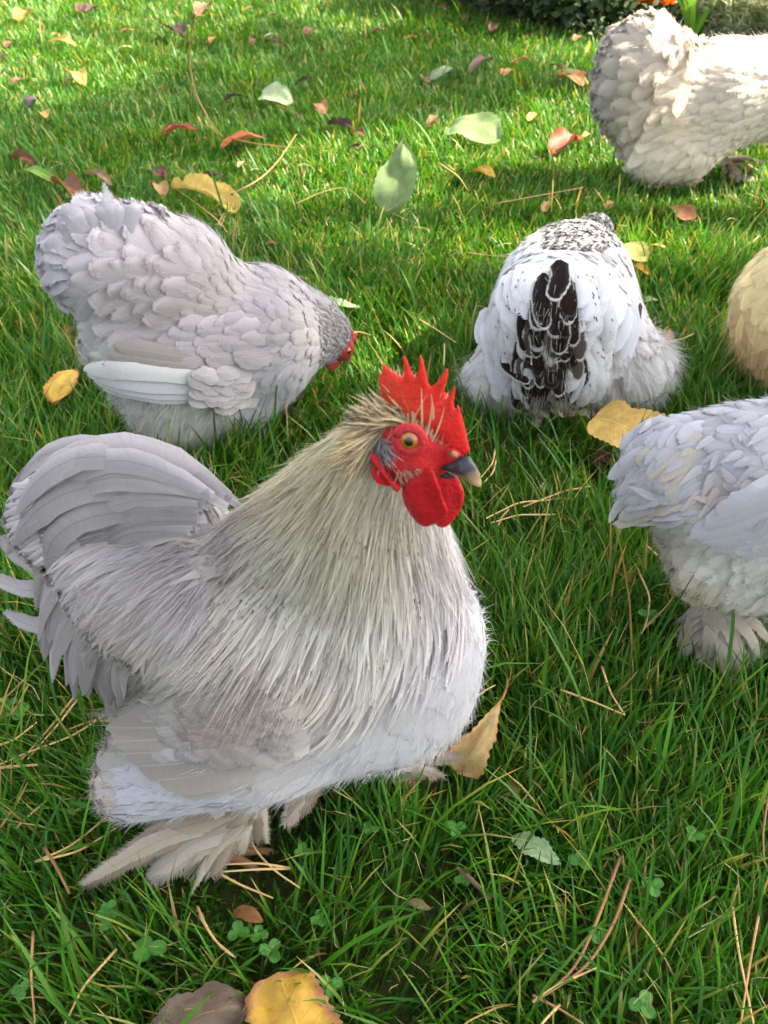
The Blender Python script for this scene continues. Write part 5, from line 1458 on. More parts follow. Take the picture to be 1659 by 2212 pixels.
# -- near the rooster and the bottom edge
leaf((1084, 1508), (985, 1668), 0.82, S(206, 172, 124), 'curled tan fan shaped leaf with a thin upright stalk beside the rooster foot', curl=0.55, kind='fan', zb=0.075, zt=0.030, serr=0.07, edge=S(190, 140, 70), stalk=[(1095, 1485, 0.085), (1096, 1464, 0.10)], hint=(0.1, -0.75, 0.65), back=S(180, 130, 70), crumple=1.5)
leaf((1106, 1806), (1212, 1868), 0.50, S(150, 178, 140), 'grey green serrated leaf lying in front of the rooster', curl=0.25, kind='ovate', serr=0.08, crumple=0.5, bend=0.05)
leaf((985, 1872), (1062, 1945), 0.34, S(150, 124, 108), 'rolled grey brown leaf, a little tube below the serrated green leaf', curl=2.0, kind='quill', bend=0.0, crumple=0.6)
leaf((880, 1950), (932, 1966), 0.6, S(150, 132, 104), 'small crumpled beige leaf left of the rolled brown tube', curl=0.9, crumple=2, zb=0.03, zt=0.03)
leaf((505, 1968), (570, 1992), 0.52, S(150, 100, 58), 'small oval copper brown leaf below the feathered rooster foot', curl=0.4, serr=0.0, crumple=0.6)
leaf((322, 2275), (528, 2162), 0.74, S(116, 96, 88), 'large matt brown leaf with a notched edge at the bottom', curl=0.25, kind='broad', serr=0.03, crumple=2.4, edge=S(90, 74, 68))
leaf((680, 2330), (600, 2105), 0.86, S(214, 164, 44), 'large bright yellow leaf with a pinkish brown rim, bottom edge', curl=-0.3, kind='square', serr=0.05, edge=S(170, 118, 84), crumple=2.4)
leaf((1090, 1690), (1125, 1728), 0.45, S(132, 84, 54), 'little narrow brown leaf right of the curled tan leaf', curl=0.7, serr=0.0)
leaf((1152, 2130), (1200, 2150), 0.5, S(120, 76, 46), 'small brown leaf deep in grass near the long curved needles', curl=0.6, zb=0.02, zt=0.02)
leaf((1340, 1236), (1368, 1262), 0.8, S(150, 92, 50), 'small round rusty leaf under the tail of the lavender hen', curl=0.5, zb=0.03, zt=0.03)
leaf((1285, 900), (1425, 955), 0.82, S(214, 172, 88), 'large mustard yellow leaf with straight toothed sides behind the lavender hen', curl=0.14, kind='square', serr=0.035, crumple=0.6, bend=0.03, hint=(0.0, -0.35, 0.94), zb=0.055, zt=0.06)
leaf((1280, 985), (1345, 1015), 0.75, S(92, 56, 40), 'dark brown leaf tucked beneath the large mustard leaf', curl=0.6, zb=0.022, zt=0.022)
leaf((1270, 990), (1310, 1030), 0.5, S(80, 50, 38), 'second dark brown scrap poking out left of the mustard leaf', curl=0.8, zb=0.02, zt=0.02)
# -- around the left hen
leaf((116, 872), (166, 798), 0.62, S(222, 178, 58), 'torn yellow leaf left of the pecking grey hen', curl=0.35, serr=0.05, edge=S(180, 120, 50), kind='ovate', crumple=1.6)
leaf((138, 742), (162, 706), 0.5, S(120, 66, 40), 'small dark red brown leaf just behind the grey hen tail', curl=0.8)
leaf((676, 662), (784, 668), 0.50, S(170, 192, 160), 'pale grey green leaf full of holes at the pecking hen beak', curl=0.3, serr=0.12, crumple=1.8, edge=S(140, 160, 120))
leaf((382, 408), (506, 458), 0.40, S(226, 192, 96), 'long pale yellow leaf with folded edges above the grey hen back', curl=0.9, kind='square', serr=0.04, stalk=[(478, 480, 0.035), (498, 512, 0.02)], crumple=0.8)
leaf((124, 396), (184, 438), 0.50, S(134, 88, 58), 'brown folded leaf touching the raised tail of the grey hen', curl=1.0)
leaf((38, 374), (122, 396), 0.34, S(118, 156, 50), 'smooth green leaf at the left edge above the grey hen', curl=0.5, serr=0)
leaf((188, 376), (244, 402), 0.36, S(152, 118, 92), 'grey brown curled leaf between the green leaf and yellow leaf', curl=1.1)
leaf((20, 342), (78, 358), 0.44, S(118, 70, 52), 'crumpled dark brown leaf at the left edge', curl=1.0, crumple=2)
leaf((330, 372), (356, 384), 0.9, S(104, 58, 42), 'tiny dark red leaf left of the pale yellow leaf', curl=0.8, crumple=2)
leaf((338, 398), (358, 424), 0.6, S(176, 136, 84), 'little tan leaf touching the tip of the long yellow leaf', curl=0.8)
leaf((432, 398), (478, 376), 0.66, S(82, 56, 58), 'dark purple leaf standing on edge above the long yellow leaf', curl=0.9, zt=0.06)
leaf((514, 362), (530, 350), 0.5, S(214, 178, 120), 'tiny straw coloured leaf right of the dark purple leaf', curl=0.5)
leaf((495, 525), (520, 512), 0.8, S(62, 48, 38), 'blackish scrap at the end of the yellow leaf stalk', curl=0.9, zb=0.03, zt=0.03)
leaf((572, 530), (596, 524), 0.6, S(150, 96, 60), 'tiny brown leaf right of the grey hen back', curl=0.6)
leaf((636, 602), (668, 604), 0.38, S(206, 150, 84), 'small pointed orange tan leaf above the pecking hen neck', curl=0.7)
leaf((788, 632), (808, 622), 0.7, S(150, 96, 52), 'tiny brown leaf above the rooster comb', curl=0.6)
# -- middle of the lawn
leaf((846, 458), (872, 300), 0.62, S(124, 148, 96), 'large grey green leaf standing upright in the middle of the lawn', curl=0.35, kind='ovate', zb=0.02, zt=0.105, hint=(-0.35, -0.85, 0.4), serr=0.03, crumple=1.8, bend=-0.06)
leaf((974, 268), (1078, 300), 0.85, S(132, 158, 106), 'broad pale green leaf right of the upright leaf', curl=0.2, kind='broad', zb=0.05, zt=0.05, hint=(0, -0.45, 0.9), serr=0.03)
leaf((1018, 370), (1070, 384), 0.55, S(216, 170, 48), 'bright yellow torn leaf below the broad pale green leaf', curl=0.6, crumple=2, serr=0.12)
leaf((562, 206), (630, 222), 0.85, S(190, 206, 172), 'whitish green leaf folded like a cup near the top', curl=0.6, kind='broad', zb=0.055, zt=0.05, hint=(0, -0.5, 0.86), serr=0.02, stalk=[(640, 246, 0.03), (648, 258, 0.02)], back=S(160, 110, 60))
leaf((348, 290), (430, 282), 0.55, S(186, 98, 52), 'orange brown leaf with dark underside above the grey hen', curl=0.7, crumple=1.5, edge=S(80, 50, 40))
leaf((476, 318), (578, 300), 0.46, S(196, 108, 58), 'long orange brown leaf right of the other orange leaf', curl=0.5, crumple=1.2)
leaf((714, 268), (762, 280), 0.62, S(76, 56, 56), 'dark curled purple brown leaf above the upright leaf', curl=1.0, crumple=1.8)
leaf((762, 285), (786, 296), 0.6, S(120, 76, 52), 'small brown leaf beside the dark curled leaf', curl=0.8)
leaf((755, 318), (790, 326), 0.4, S(66, 50, 46), 'black narrow leaf scrap below the dark curled leaf', curl=0.9)
leaf((682, 226), (700, 246), 0.6, S(170, 116, 76), 'small tan brown leaf left of the dark curled leaf', curl=0.6)
leaf((634, 188), (684, 166), 0.24, S(70, 52, 46), 'black twisted leaf right of the whitish green leaf', curl=1.3, zt=0.06)
leaf((484, 218), (528, 208), 0.5, S(66, 62, 44), 'dark greenish dead leaf left of the whitish green leaf', curl=1.0, crumple=2)
leaf((926, 276), (946, 250), 0.55, S(140, 82, 50), 'small brown leaf on edge left of the broad pale green leaf', curl=0.7, zt=0.055)
leaf((1190, 330), (1254, 300), 0.66, S(150, 70, 38), 'rust red crumpled leaf left of the sunlit hen', curl=0.8, crumple=2.2, serr=0.14)
leaf((1256, 298), (1278, 290), 0.6, S(206, 140, 90), 'tiny orange leaf between the rust red leaf and sunlit hen', curl=0.5)
leaf((1143, 262), (1158, 246), 0.5, S(210, 170, 60), 'tiny yellow leaf above the rust red leaf', curl=0.5)
leaf((1196, 160), (1272, 184), 0.42, S(176, 168, 110), 'olive tan leaf left of the sunlit hen tail', curl=0.5)
leaf((1218, 164), (1258, 186), 0.6, S(200, 126, 76), 'orange leaf lying on the olive tan leaf', curl=0.5, zb=0.056, zt=0.058)
leaf((1190, 142), (1220, 150), 0.4, S(106, 66, 48), 'narrow dark brown leaf above the olive tan leaf', curl=0.7)
leaf((1104, 138), (1160, 132), 0.42, S(196, 122, 80), 'orange pink leaf in the upper lawn', curl=0.7, crumple=2)
leaf((1086, 164), (1110, 152), 0.8, S(198, 130, 86), 'small rounded orange leaf below the orange pink leaf', curl=0.6)
leaf((1014, 158), (1064, 130), 0.3, S(104, 74, 64), 'long dark brown leaf left of the orange pink leaf', curl=0.9)
leaf((930, 172), (1000, 156), 0.5, S(116, 134, 104), 'dull grey green leaf sunk in the upper lawn', curl=0.4, zb=0.03, zt=0.032)
leaf((902, 172), (930, 180), 0.5, S(130, 92, 72), 'small brown leaf beside the dull grey green leaf', curl=0.5)
leaf((1174, 458), (1186, 436), 0.55, S(196, 152, 106), 'small tan seed like leaf above the white hen', curl=0.8, serr=0)
leaf((1312, 450), (1328, 436), 0.7, S(178, 132, 86), 'tiny tan leaf above the white hen head', curl=0.6)
leaf((1448, 446), (1488, 476), 0.62, S(166, 106, 70), 'rusty brown square leaf below the sunlit hen', curl=0.3, kind='square')
leaf((1336, 534), (1392, 566), 0.72, S(222, 206, 120), 'pale yellow leaf right of the white hen', curl=0.3, kind='broad', hint=(0, -0.4, 0.9))
leaf((1362, 578), (1402, 592), 0.75, S(216, 160, 36), 'deep yellow curled leaf below the pale yellow leaf', curl=0.9, crumple=1.8)
leaf((1404, 530), (1444, 538), 0.36, S(214, 190, 110), 'narrow straw yellow leaf right of the pale yellow leaf', curl=0.5)
leaf((1384, 655), (1422, 648), 0.55, S(140, 172, 120), 'soft green leaf touching the right flank of the white hen', curl=0.4)
leaf((1420, 712), (1454, 740), 0.6, S(206, 154, 110), 'tan leaf beside the right skirt of the white hen', curl=0.6)
# -- the far lawn
for a, b_, wr, c, l in [((106, 92), (168, 100), 0.32, S(218, 170, 84), 'long golden leaf in the sun near the top left'), ((170, 26), (190, 10), 0.5, S(84, 58, 46), 'dark brown leaf standing at the top edge'),
        ((184, 28), (216, 14), 0.7, S(72, 52, 44), 'blackish crumpled leaf beside the dark leaf at the top edge'), ((38, 46), (66, 26), 0.6, S(206, 130, 50), 'orange leaf in the top left corner'),
        ((12, 104), (30, 92), 0.7, S(110, 64, 50), 'red brown leaf at the left edge under the corner leaf'), ((0, 126), (22, 118), 0.6, S(70, 50, 44), 'dark leaf cut by the left edge'), ((28, 182), (54, 170), 0.6, S(124, 78, 60), 'pinkish brown leaf near the left edge'),
        ((0, 160), (22, 154), 0.6, S(96, 64, 50), 'brown leaf cut by the left edge, left of the pinkish leaf'), ((60, 232), (86, 212), 0.75, S(62, 50, 56), 'dark slate coloured leaf on the upper left lawn'), ((90, 244), (102, 256), 0.5, S(214, 170, 90), 'tiny golden leaf beside the slate coloured leaf'),
        ((156, 160), (184, 186), 0.4, S(214, 178, 80), 'curled yellow leaf on the upper left lawn'), ((142, 172), (160, 166), 0.7, S(190, 204, 180), 'pale grey leaf behind the curled yellow leaf'), ((76, 122), (90, 116), 0.5, S(204, 140, 96), 'tiny pink brown leaf under the long golden leaf'),
        ((112, 78), (124, 72), 0.7, S(180, 130, 100), 'tiny dull pink leaf above the long golden leaf'), ((258, 70), (290, 64), 0.45, S(206, 130, 66), 'orange leaf right of the long golden leaf'), ((252, 105), (290, 104), 0.22, S(206, 200, 160), 'thin straw white leaf below that orange leaf'),
        ((368, 62), (396, 80), 0.6, S(84, 58, 48), 'dark brown leaf near the long twig'), ((424, 34), (456, 12), 0.5, S(158, 108, 84), 'pinkish brown leaf at the top left of centre'), ((420, 38), (442, 34), 0.4, S(206, 136, 90), 'orange scrap under the pinkish brown leaf'),
        ((572, 92), (614, 98), 0.5, S(98, 62, 50), 'dark brown leaf with pale flap in the upper lawn'), ((570, 80), (602, 74), 0.3, S(206, 206, 180), 'pale folded flap over the dark brown leaf'), ((542, 96), (556, 84), 0.6, S(110, 74, 56), 'small brown leaf left of the pale flap'),
        ((576, 38), (600, 32), 0.6, S(162, 106, 74), 'red brown leaf at the top centre'), ((660, 74), (684, 62), 0.7, S(140, 92, 64), 'brown leaf on the sunlit upper lawn'), ((800, 70), (832, 64), 0.6, S(126, 86, 66), 'dark rosy leaf in the upper middle'),
        ((872, 84), (902, 80), 0.45, S(210, 124, 60), 'bright orange leaf right of the dark rosy leaf'), ((950, 20), (972, 10), 0.6, S(124, 76, 56), 'brown leaf at the top right of centre'), ((998, 44), (1022, 34), 0.7, S(90, 64, 56), 'dark brown leaf below the flower bed edge'),
        ((916, 78), (934, 74), 0.4, S(150, 100, 76), 'small brown leaf right of the bright orange leaf'), ((1062, 68), (1072, 52), 0.5, S(120, 80, 66), 'small dark leaf standing below the shrubs'), ((1240, 88), (1256, 78), 0.7, S(190, 118, 80), 'small orange leaf by the sunlit hen tail'),
        ((453, 92), (468, 80), 0.5, S(200, 140, 80), 'tiny orange leaf right of the long twig'), ((530, 22), (548, 16), 0.5, S(150, 104, 74), 'tiny brown leaf at the top middle'), ((1396, 450), (1410, 456), 0.5, S(150, 100, 70), 'tiny brown leaf between the sunlit hen and white hen'),
        ((1624, 300), (1659, 316), 0.5, S(96, 78, 66), 'dull brown leaf under the breast of the sunlit hen'), ((1302, 300), (1322, 284), 0.5, S(150, 126, 104), 'grey brown leaf touching the sunlit hen thigh')]:
    leaf(a, b_, wr, c, l, curl=0.55, crumple=1.7, serr=0.06, zb=0.042, zt=0.048)

# ================================================================== pine needles, straws and twigs
NCOL = [S(194, 158, 104), S(172, 130, 84), S(148, 104, 70), S(206, 174, 122)]
def needle(paths, label, col=0, r=0.00085, z=0.046, name='pine_needle', cat='pine needle', group='dry pine needles on the lawn', dark=True):
    b = Bag()
    for p in paths:
        pts = np.stack([ground(q[0], q[1], q[2] if len(q) > 2 else z) for q in p])
        c = smooth_line(pts, 16)
        cc = NCOL[col] * (0.85 + 0.3 * vnoise(np.stack([np.linspace(0, 5, 16), np.zeros(16)], -1), int(RNG.integers(999))))[:, None]
        if dark: cc[0] = cc[0] * 0.4; cc[1] = cc[1] * 0.7
        tube(b, c, r, cc, 6, rads=r * np.linspace(1.15, 0.7, 16))
        for f in (0.2, 0.5, 0.8):
            k = c[int(f * 15)]; TRAMPLED.append((k[0], k[1], 0.006, k[2] - 0.004))
    o = b.build(name, M_NEEDLE, None)
    tag(o, label, cat, group)
needle([[(75, 1862), (150, 1830), (228, 1768)], [(75, 1862), (170, 1840), (262, 1782)]], 'pair of pale needles reaching from the lawn to under the rooster thigh', 0)
needle([[(530, 1722), (533, 1780), (545, 1830), (590, 1880), (648, 1918)]], 'long bent needle hanging from the rooster belly to the grass', 3)
needle([[(628, 1876), (560, 1864), (470, 1868)], [(628, 1876), (550, 1878), (468, 1884)]], 'pair of pale needles in front of the feathered rooster foot', 3)
needle([[(468, 1884), (520, 1912), (590, 1940)]], 'straight thin needle below the pair at the rooster foot', 0)
needle([[(426, 1958), (450, 2010), (480, 2050), (508, 2068)], [(430, 1975), (462, 2030), (508, 2068)]], 'dark bowed needle pair above the bottom brown leaf', 0)
needle([[(72, 2012), (66, 2100), (76, 2212)]], 'upright needle at the bottom left', 1)
needle([[(252, 2050), (180, 2130), (140, 2212)]], 'slanting curved needle right of the upright bottom left needle', 0)
needle([[(240, 1533), (160, 1590), (60, 1625), (-20, 1660)]], 'long needle running left from the rooster wing', 0)
needle([[(236, 1560), (200, 1556), (150, 1575)]], 'short needle just under the rooster wing edge', 1)
needle([[(172, 1490), (110, 1570), (30, 1660)]], 'steep needle left of the rooster wing', 1)
needle([[(168, 1510), (130, 1560), (60, 1640)]], 'second steep needle crossing the clover at the left', 0)
needle([[(60, 1460), (20, 1500), (-20, 1530)]], 'short red brown needle at the left edge under the tail', 2)
needle([[(62, 1478), (40, 1520), (22, 1545)]], 'tiny curved needle beside the left clover', 2)
needle([[(-10, 1612), (30, 1600), (80, 1560)]], 'pale needle entering from the left edge', 0)
needle([[(-10, 1660), (40, 1655), (90, 1652)]], 'thick flat needle at the left edge', 0, r=0.0012)
needle([[(0, 1790), (40, 1730), (60, 1690)]], 'leaning needle left of the feathered thigh', 1)
needle([[(34, 1790), (70, 1755), (100, 1730)]], 'short leaning needle left of the clover by the thigh', 0)
needle([[(95, 1830), (120, 1870), (150, 1930)]], 'red brown needle crossing the pale pair at the left', 2, r=0.0012)
needle([[(1340, 1850), (1290, 1990), (1240, 2100), (1160, 2160)], [(1360, 1900), (1330, 1990), (1270, 2090), (1160, 2160)]], 'long curved reddish needle pair in the right foreground', 2, r=0.0011)
needle([[(1582, 1960), (1596, 2060), (1628, 2212)]], 'tall pale needle near the bottom right corner', 0)
needle([[(1640, 1970), (1620, 2080), (1600, 2212)]], 'second tall needle crossing near the bottom right corner', 1)
needle([[(1659, 1720), (1648, 1800), (1650, 1850)]], 'rusty needle at the right edge', 2)
needle([[(1150, 2165), (1200, 2130), (1290, 2090)]], 'pale needle crossing below the curved reddish pair', 0)
needle([[(1150, 2150), (1210, 2180), (1260, 2212)]], 'dark needle running to the bottom edge', 2)
needle([[(1210, 2170), (1180, 2200), (1160, 2225)]], 'short thin needle at the bottom edge', 0)
needle([[(1210, 1490), (1280, 1515), (1350, 1545)], [(1300, 1440), (1320, 1500), (1350, 1545)]], 'straight pale needle pair in the right grass', 0)
needle([[(1030, 1500), (1000, 1540), (985, 1560)]], 'pale needle beside the rooster breast', 0)
needle([[(1380, 1236), (1405, 1290), (1398, 1345), (1385, 1370)]], 'arched needle behind the foot of the lavender hen', 0)
needle([[(1470, 1270), (1440, 1310), (1385, 1365)]], 'slanting needle touching the thigh of the lavender hen', 1)
needle([[(1390, 1172), (1420, 1200), (1468, 1226)]], 'needle below the tail of the lavender hen', 0)
needle([[(1070, 970), (1065, 1000), (1040, 1030)], [(1074, 985), (1066, 1020), (1042, 1046)]], 'needle pair just beyond the rooster beak', 0)
needle([[(1190, 1080), (1120, 1085), (1050, 1120)], [(1200, 1112), (1120, 1112), (1060, 1130)]], 'forked straw right of the rooster wattles', 3)
needle([[(1100, 1100), (1085, 1115), (1076, 1135)]], 'kinked brown bit in front of the rooster breast', 1)
needle([[(1280, 1050), (1220, 1060), (1130, 1095)]], 'thin straw further right of the wattles', 0)
needle([[(740, 724), (775, 716), (800, 724)]], 'small arched straw by the pecking hen beak', 0)
needle([[(905, 690), (940, 710), (985, 740)]], 'thin needle left of the white hen', 0)
needle([[(960, 742), (960, 770), (958, 800)]], 'short standing straw behind the rooster comb', 3)
needle([[(1008, 546), (1060, 552), (1120, 556)]], 'long thin straw left of the white hen back', 0)
needle([[(640, 440), (700, 412), (750, 402), (790, 440)]], 'bent brown straw between yellow leaf and upright leaf', 0)
needle([[(1070, 440), (1150, 425), (1260, 405)]], 'long straw above the white hen', 1)
needle([[(945, 350), (990, 380), (1010, 410)]], 'thin straw right of the upright leaf', 0)
needle([[(1570, 355), (1620, 352), (1659, 346)]], 'orange straw right of the sunlit hen', 2)
needle([[(1570, 420), (1600, 440)], [(1572, 420), (1598, 432)]], 'short yellow straw below the sunlit hen', 3)
needle([[(1500, 720), (1480, 730), (1455, 736)]], 'fine straw near the buff hen', 0)
needle([[(470, 486), (484, 460)], [(476, 490), (486, 466)]], 'short straw by the yellow leaf stalk', 1)
needle([[(1010, 1520), (1050, 1490), (1070, 1480)]], 'pale grass straw beside the curled tan leaf', 3)
needle([[(420, 30, 0.20), (404, 120, 0.12), (420, 200, 0.06), (455, 265, 0.045), (482, 296, 0.04)]], 'long thin bare twig leaning across the upper left lawn', 2, r=0.0013, name='twig', cat='twig', group='thin bare twigs on the lawn')
needle([[(500, 420), (560, 390), (600, 350), (640, 290)]], 'grey half hidden twig above the grey hen neck', 2, r=0.0013, name='twig', cat='twig', group='thin bare twigs on the lawn')
needle([[(500, 300), (560, 312), (640, 320)]], 'dark short twig at the tip of the orange leaf', 2, r=0.0012, name='twig', cat='twig', group='thin bare twigs on the lawn')

# ================================================================== clover
def clover(x, y, s, label, a0=0.0):
    s = s * 0.56
    c = ground(x, y, 0.036)
    b = Bag(); root = np.array([c[0] + 0.004, c[1] + 0.01, 0.0])
    tube(b, smooth_line([root, (root + c) / 2, c], 6), 0.0007, S(90, 130, 50), 5)
    st = b.build('clover', M_GREEN, None)
    R = s * ((c - CAMP) @ cF) / FPX
    for k in range(3):
        a = a0 + k * 2.094 + RNG.normal() * 0.15
        d = np.array([math.cos(a), math.sin(a), 0.12 + 0.15 * RNG.normal()]); d = unit(d); sd = unit(np.cross(d, [0, 0, 1.0])); up = np.cross(sd, d)
        th = np.linspace(0, 2 * np.pi, 25)
        rr = R * (0.98 - 0.13 * np.exp(-((th - np.pi) / 0.35) ** 2))
        pts = []; cols = []
        for f in (0.0, 0.5, 1.0):
            px_ = rr * np.cos(th) * f; py_ = rr * np.sin(th) * f
            pts.append(c + d * (R * 1.0 - px_)[:, None] + sd * (py_ * 0.92)[:, None] + up * (np.abs(py_) * 0.22)[:, None])
            g_ = S(74, 128, 52) * (0.9 + 0.2 * RNG.random())
            cols.append(np.broadcast_to(g_ * (1.35 if f == 0.5 else 1.0), (25, 3)))
        V = np.concatenate(pts); i = np.arange(24)
        q = np.concatenate([np.stack([i + 25 * r_, i + 1 + 25 * r_, i + 26 + 25 * r_, i + 25 + 25 * r_], -1) for r_ in (0, 1)])
        mesh_obj('leaflet', V, [q], M_GREEN, st, np.concatenate(cols))
    TRAMPLED.append((c[0], c[1], R * 1.5, 0.030))
    tag(st, label, 'clover', 'clover plants in the grass')
for x, y, s, l in [(38, 1540, 27, 'clover at the left edge under the rooster tail'), (18, 1520, 20, 'smaller clover touching the left edge under the tail'), (163, 1745, 24, 'clover left of the feathered rooster thigh'), (322, 2052, 36, 'largest clover, above the bottom brown leaf'),
        (228, 1985, 24, 'clover left of and above the largest clover'), (236, 1962, 18, 'small clover just behind the left middle clover'), (516, 2014, 24, 'clover below the small copper brown leaf'), (585, 2055, 26, 'clover right of the copper leaf clover'), (560, 2020, 20, 'small clover between its two neighbours under the copper leaf'),
        (715, 2128, 25, 'clover above the yellow bottom leaf'), (45, 2140, 22, 'clover near the bottom left corner'), (240, 1560, 20, 'clover against the rooster wing'), (195, 1650, 24, 'clover left of the rooster wing tip'), (1500, 1805, 22, 'clover in the right foreground'),
        (1252, 1862, 26, 'clover right of the serrated green leaf'), (1400, 1330, 22, 'clover near the lavender hen foot'), (1410, 1915, 24, 'clover in the grass right of the long reddish needles'), (985, 1790, 22, 'clover below the curled tan leaf'), (860, 1740, 22, 'clover right under the rooster belly'), (655, 1840, 20, 'clover at the end of the pale needle pair'),
        (1390, 2170, 30, 'bright clover at the bottom right'), (1000, 1900, 18, 'clover behind the rolled brown tube'), (1290, 2020, 20, 'clover beside the reddish needle bend'), (690, 1985, 20, 'clover in the middle foreground'), (800, 1790, 18, 'clover in front of the rooster belly')]:
    clover(x, y, s, l, RNG.random() * 6)

# ================================================================== the lawn itself
def grass():
    Vs, C = [], []
    bands = [(0.10, 0.75, 0.85, 72000), (0.75, 1.25, 1.05, 64000), (1.25, 1.9, 1.4, 62000), (1.9, 2.8, 1.9, 42000), (2.8, 4.4, 2.6, 16000)]
    px = []
    for y0, y1, hw, dn in bands:
        n = int((y1 - y0) * 2 * hw * dn)
        px.append(np.stack([RNG.uniform(-hw, hw, n), RNG.uniform(y0, y1, n)], -1))
    n = 150000; q = np.stack([RNG.uniform(-3.2, 3.2, n), RNG.uniform(-0.7, 5.2, n)], -1)      # the lawn to either side, sparser
    out_ = (q[:, 1] < 0.1) | (q[:, 1] > 4.4) | (np.abs(q[:, 0]) > np.interp(q[:, 1], [0.1, 0.75, 1.25, 1.9, 2.8, 4.4], [0.85, 0.9, 1.1, 1.45, 1.95, 2.6]))
    px.append(q[out_]); p = np.concatenate(px)
    p = p[~in_bed(np.c_[p, np.zeros(len(p))])]
    tuft = vnoise(p, 21, 24)
    p = p[RNG.random(len(p)) < 0.55 + 0.8 * tuft]
    n = len(p)
    dist = np.hypot(p[:, 0], p[:, 1])
    tuft = vnoise(p, 21, 24); tl = vnoise(p, 22, 7)
    h = (0.030 + 0.030 * tl) * np.exp(0.32 * RNG.standard_normal(n)) * (0.8 + 0.4 * tuft)
    h *= 1 - 0.52 * np.clip(dist - 0.6, 0, 1)
    long_ = RNG.random(n) < 0.05
    h[long_] *= 1.7
    w = (0.00085 + 0.00055 * RNG.random(n)) * (1 + 0.24 * np.clip(dist - 0.7, 0, 3)); w[long_] *= 1.35
    sparse = (p[:, 1] < 0.1) | (p[:, 1] > 4.4) | (np.abs(p[:, 0]) > np.interp(p[:, 1], [0.1, 0.75, 1.25, 1.9, 2.8, 4.4], [0.85, 0.9, 1.1, 1.45, 1.95, 2.6])); w[sparse] *= 1.9
    az = RNG.uniform(0, 2 * np.pi, n)
    fl = vnoise(p, 30, 5) * 9.0
    dx = np.cos(az) + 0.7 * np.cos(fl); dy = np.sin(az) + 0.7 * np.sin(fl)
    l = np.hypot(dx, dy) + 1e-6; dx /= l; dy /= l
    lean = np.clip(0.25 + 0.55 * RNG.random(n) ** 1.3 + 0.15 * RNG.standard_normal(n), 0.02, 1.1)
    curv = 0.25 + 0.75 * RNG.random(n) ** 2
    # pressed down under leaves, needles and clover
    T = np.array(TRAMPLED)
    cell = {}
    for i, (x, y, r, z) in enumerate(T):
        for a in range(int((x - r - 0.02) // 0.05), int((x + r + 0.02) // 0.05) + 1):
            for b in range(int((y - r - 0.02) // 0.05), int((y + r + 0.02) // 0.05) + 1):
                cell.setdefault((a, b), []).append(i)
    K = np.floor(p / 0.05).astype(int)
    for i in range(n):
        c_ = cell.get((K[i, 0], K[i, 1]))
        if c_:
            for j in c_:
                x, y, r, z = T[j]
                if (p[i, 0] - x) ** 2 + (p[i, 1] - y) ** 2 < r * r and h[i] > z:
                    h[i] = z * (0.7 + 0.3 * RNG.random())
    M = 5
    t = np.linspace(0, 1, M)
    ang = lean[:, None] * (0.55 + 0 * t) + curv[:, None] * t[None] * 1.1
    ds = h[:, None] / (M - 1)
    out = np.cumsum(np.sin(ang) * ds, 1); upz = np.cumsum(np.cos(ang) * ds, 1)
    out = np.concatenate([np.zeros((n, 1)), out[:, :-1]], 1); upz = np.concatenate([np.zeros((n, 1)), upz[:, :-1]], 1)
    c = np.stack([p[:, :1] + dx[:, None] * out, p[:, 1:] + dy[:, None] * out, upz], -1)
    tw = RNG.normal(0, 0.9, n)
    sx = -dy * np.cos(tw) + dx * np.sin(tw) * 0.6; sy = dx * np.cos(tw) + dy * np.sin(tw) * 0.6
    ww = w[:, None] * np.array([0.8, 1.0, 0.95, 0.7])
    L = c[:, :4] - np.stack([sx[:, None] * ww, sy[:, None] * ww, 0 * ww], -1)
    Rr = c[:, :4] + np.stack([sx[:, None] * ww, sy[:, None] * ww, 0.25 * ww], -1)
    V = np.concatenate([np.stack([L, Rr], 2).reshape(n, 8, 3), c[:, 4:5]], 1)
    base = np.array([S(70, 130, 34), S(90, 148, 42), S(62, 118, 46), S(114, 158, 52), S(76, 134, 56)]) * 0.70
    pick = RNG.choice(5, n, p=[0.34, 0.26, 0.16, 0.12, 0.12])
    col = base[pick] * (1 + 0.14 * RNG.standard_normal((n, 1))) * (0.85 + 0.3 * vnoise(p, 41, 6))[:, None]
    dry = RNG.random(n) < 0.03
    col[dry] = S(186, 160, 100) * (0.6 + 0.4 * RNG.random((dry.sum(), 1)))
    cv = np.repeat(col[:, None], 9, 1)
    cv[:, :2] = cv[:, :2] * 0.6 + S(150, 140, 80) * 0.22
    tipdry = RNG.random(n) < 0.14
    cv[tipdry, 8] = S(206, 180, 120); cv[tipdry, 6:8] = cv[tipdry, 6:8] * 0.6 + S(190, 170, 100) * 0.4
    b = (np.arange(n) * 9)[:, None]
    q = np.concatenate([b + np.array([0, 1, 3, 2]), b + np.array([2, 3, 5, 4]), b + np.array([4, 5, 7, 6])])
    tr = b + np.array([6, 7, 8])
    o = mesh_obj('grass', V.reshape(-1, 3), [q, tr], M_GRASS, None, np.clip(cv, 0.001, 1).reshape(-1, 3))
    o['kind'] = 'stuff'; o['label'] = 'green lawn grass with some dry blades'
    # fine dead curls among the blades
    m = int(2600); x = RNG.uniform(-0.8, 0.8, m); y = 0.2 + 1.6 * RNG.random(m) ** 1.3
    b = Bag()
    P = np.stack([x, y, 0.012 + 0.03 * RNG.random(m)], -1)
    D = unit(np.stack([RNG.normal(size=m), RNG.normal(size=m), 0.5 + 0.4 * RNG.normal(size=m)], -1))
    strands(b, P, D, 0.012 + 0.02 * RNG.random(m), np.full(m, 0.00028), S(206, 184, 138) * (0.6 + 0.5 * RNG.random((m, 1))), 0.0, 1.4)
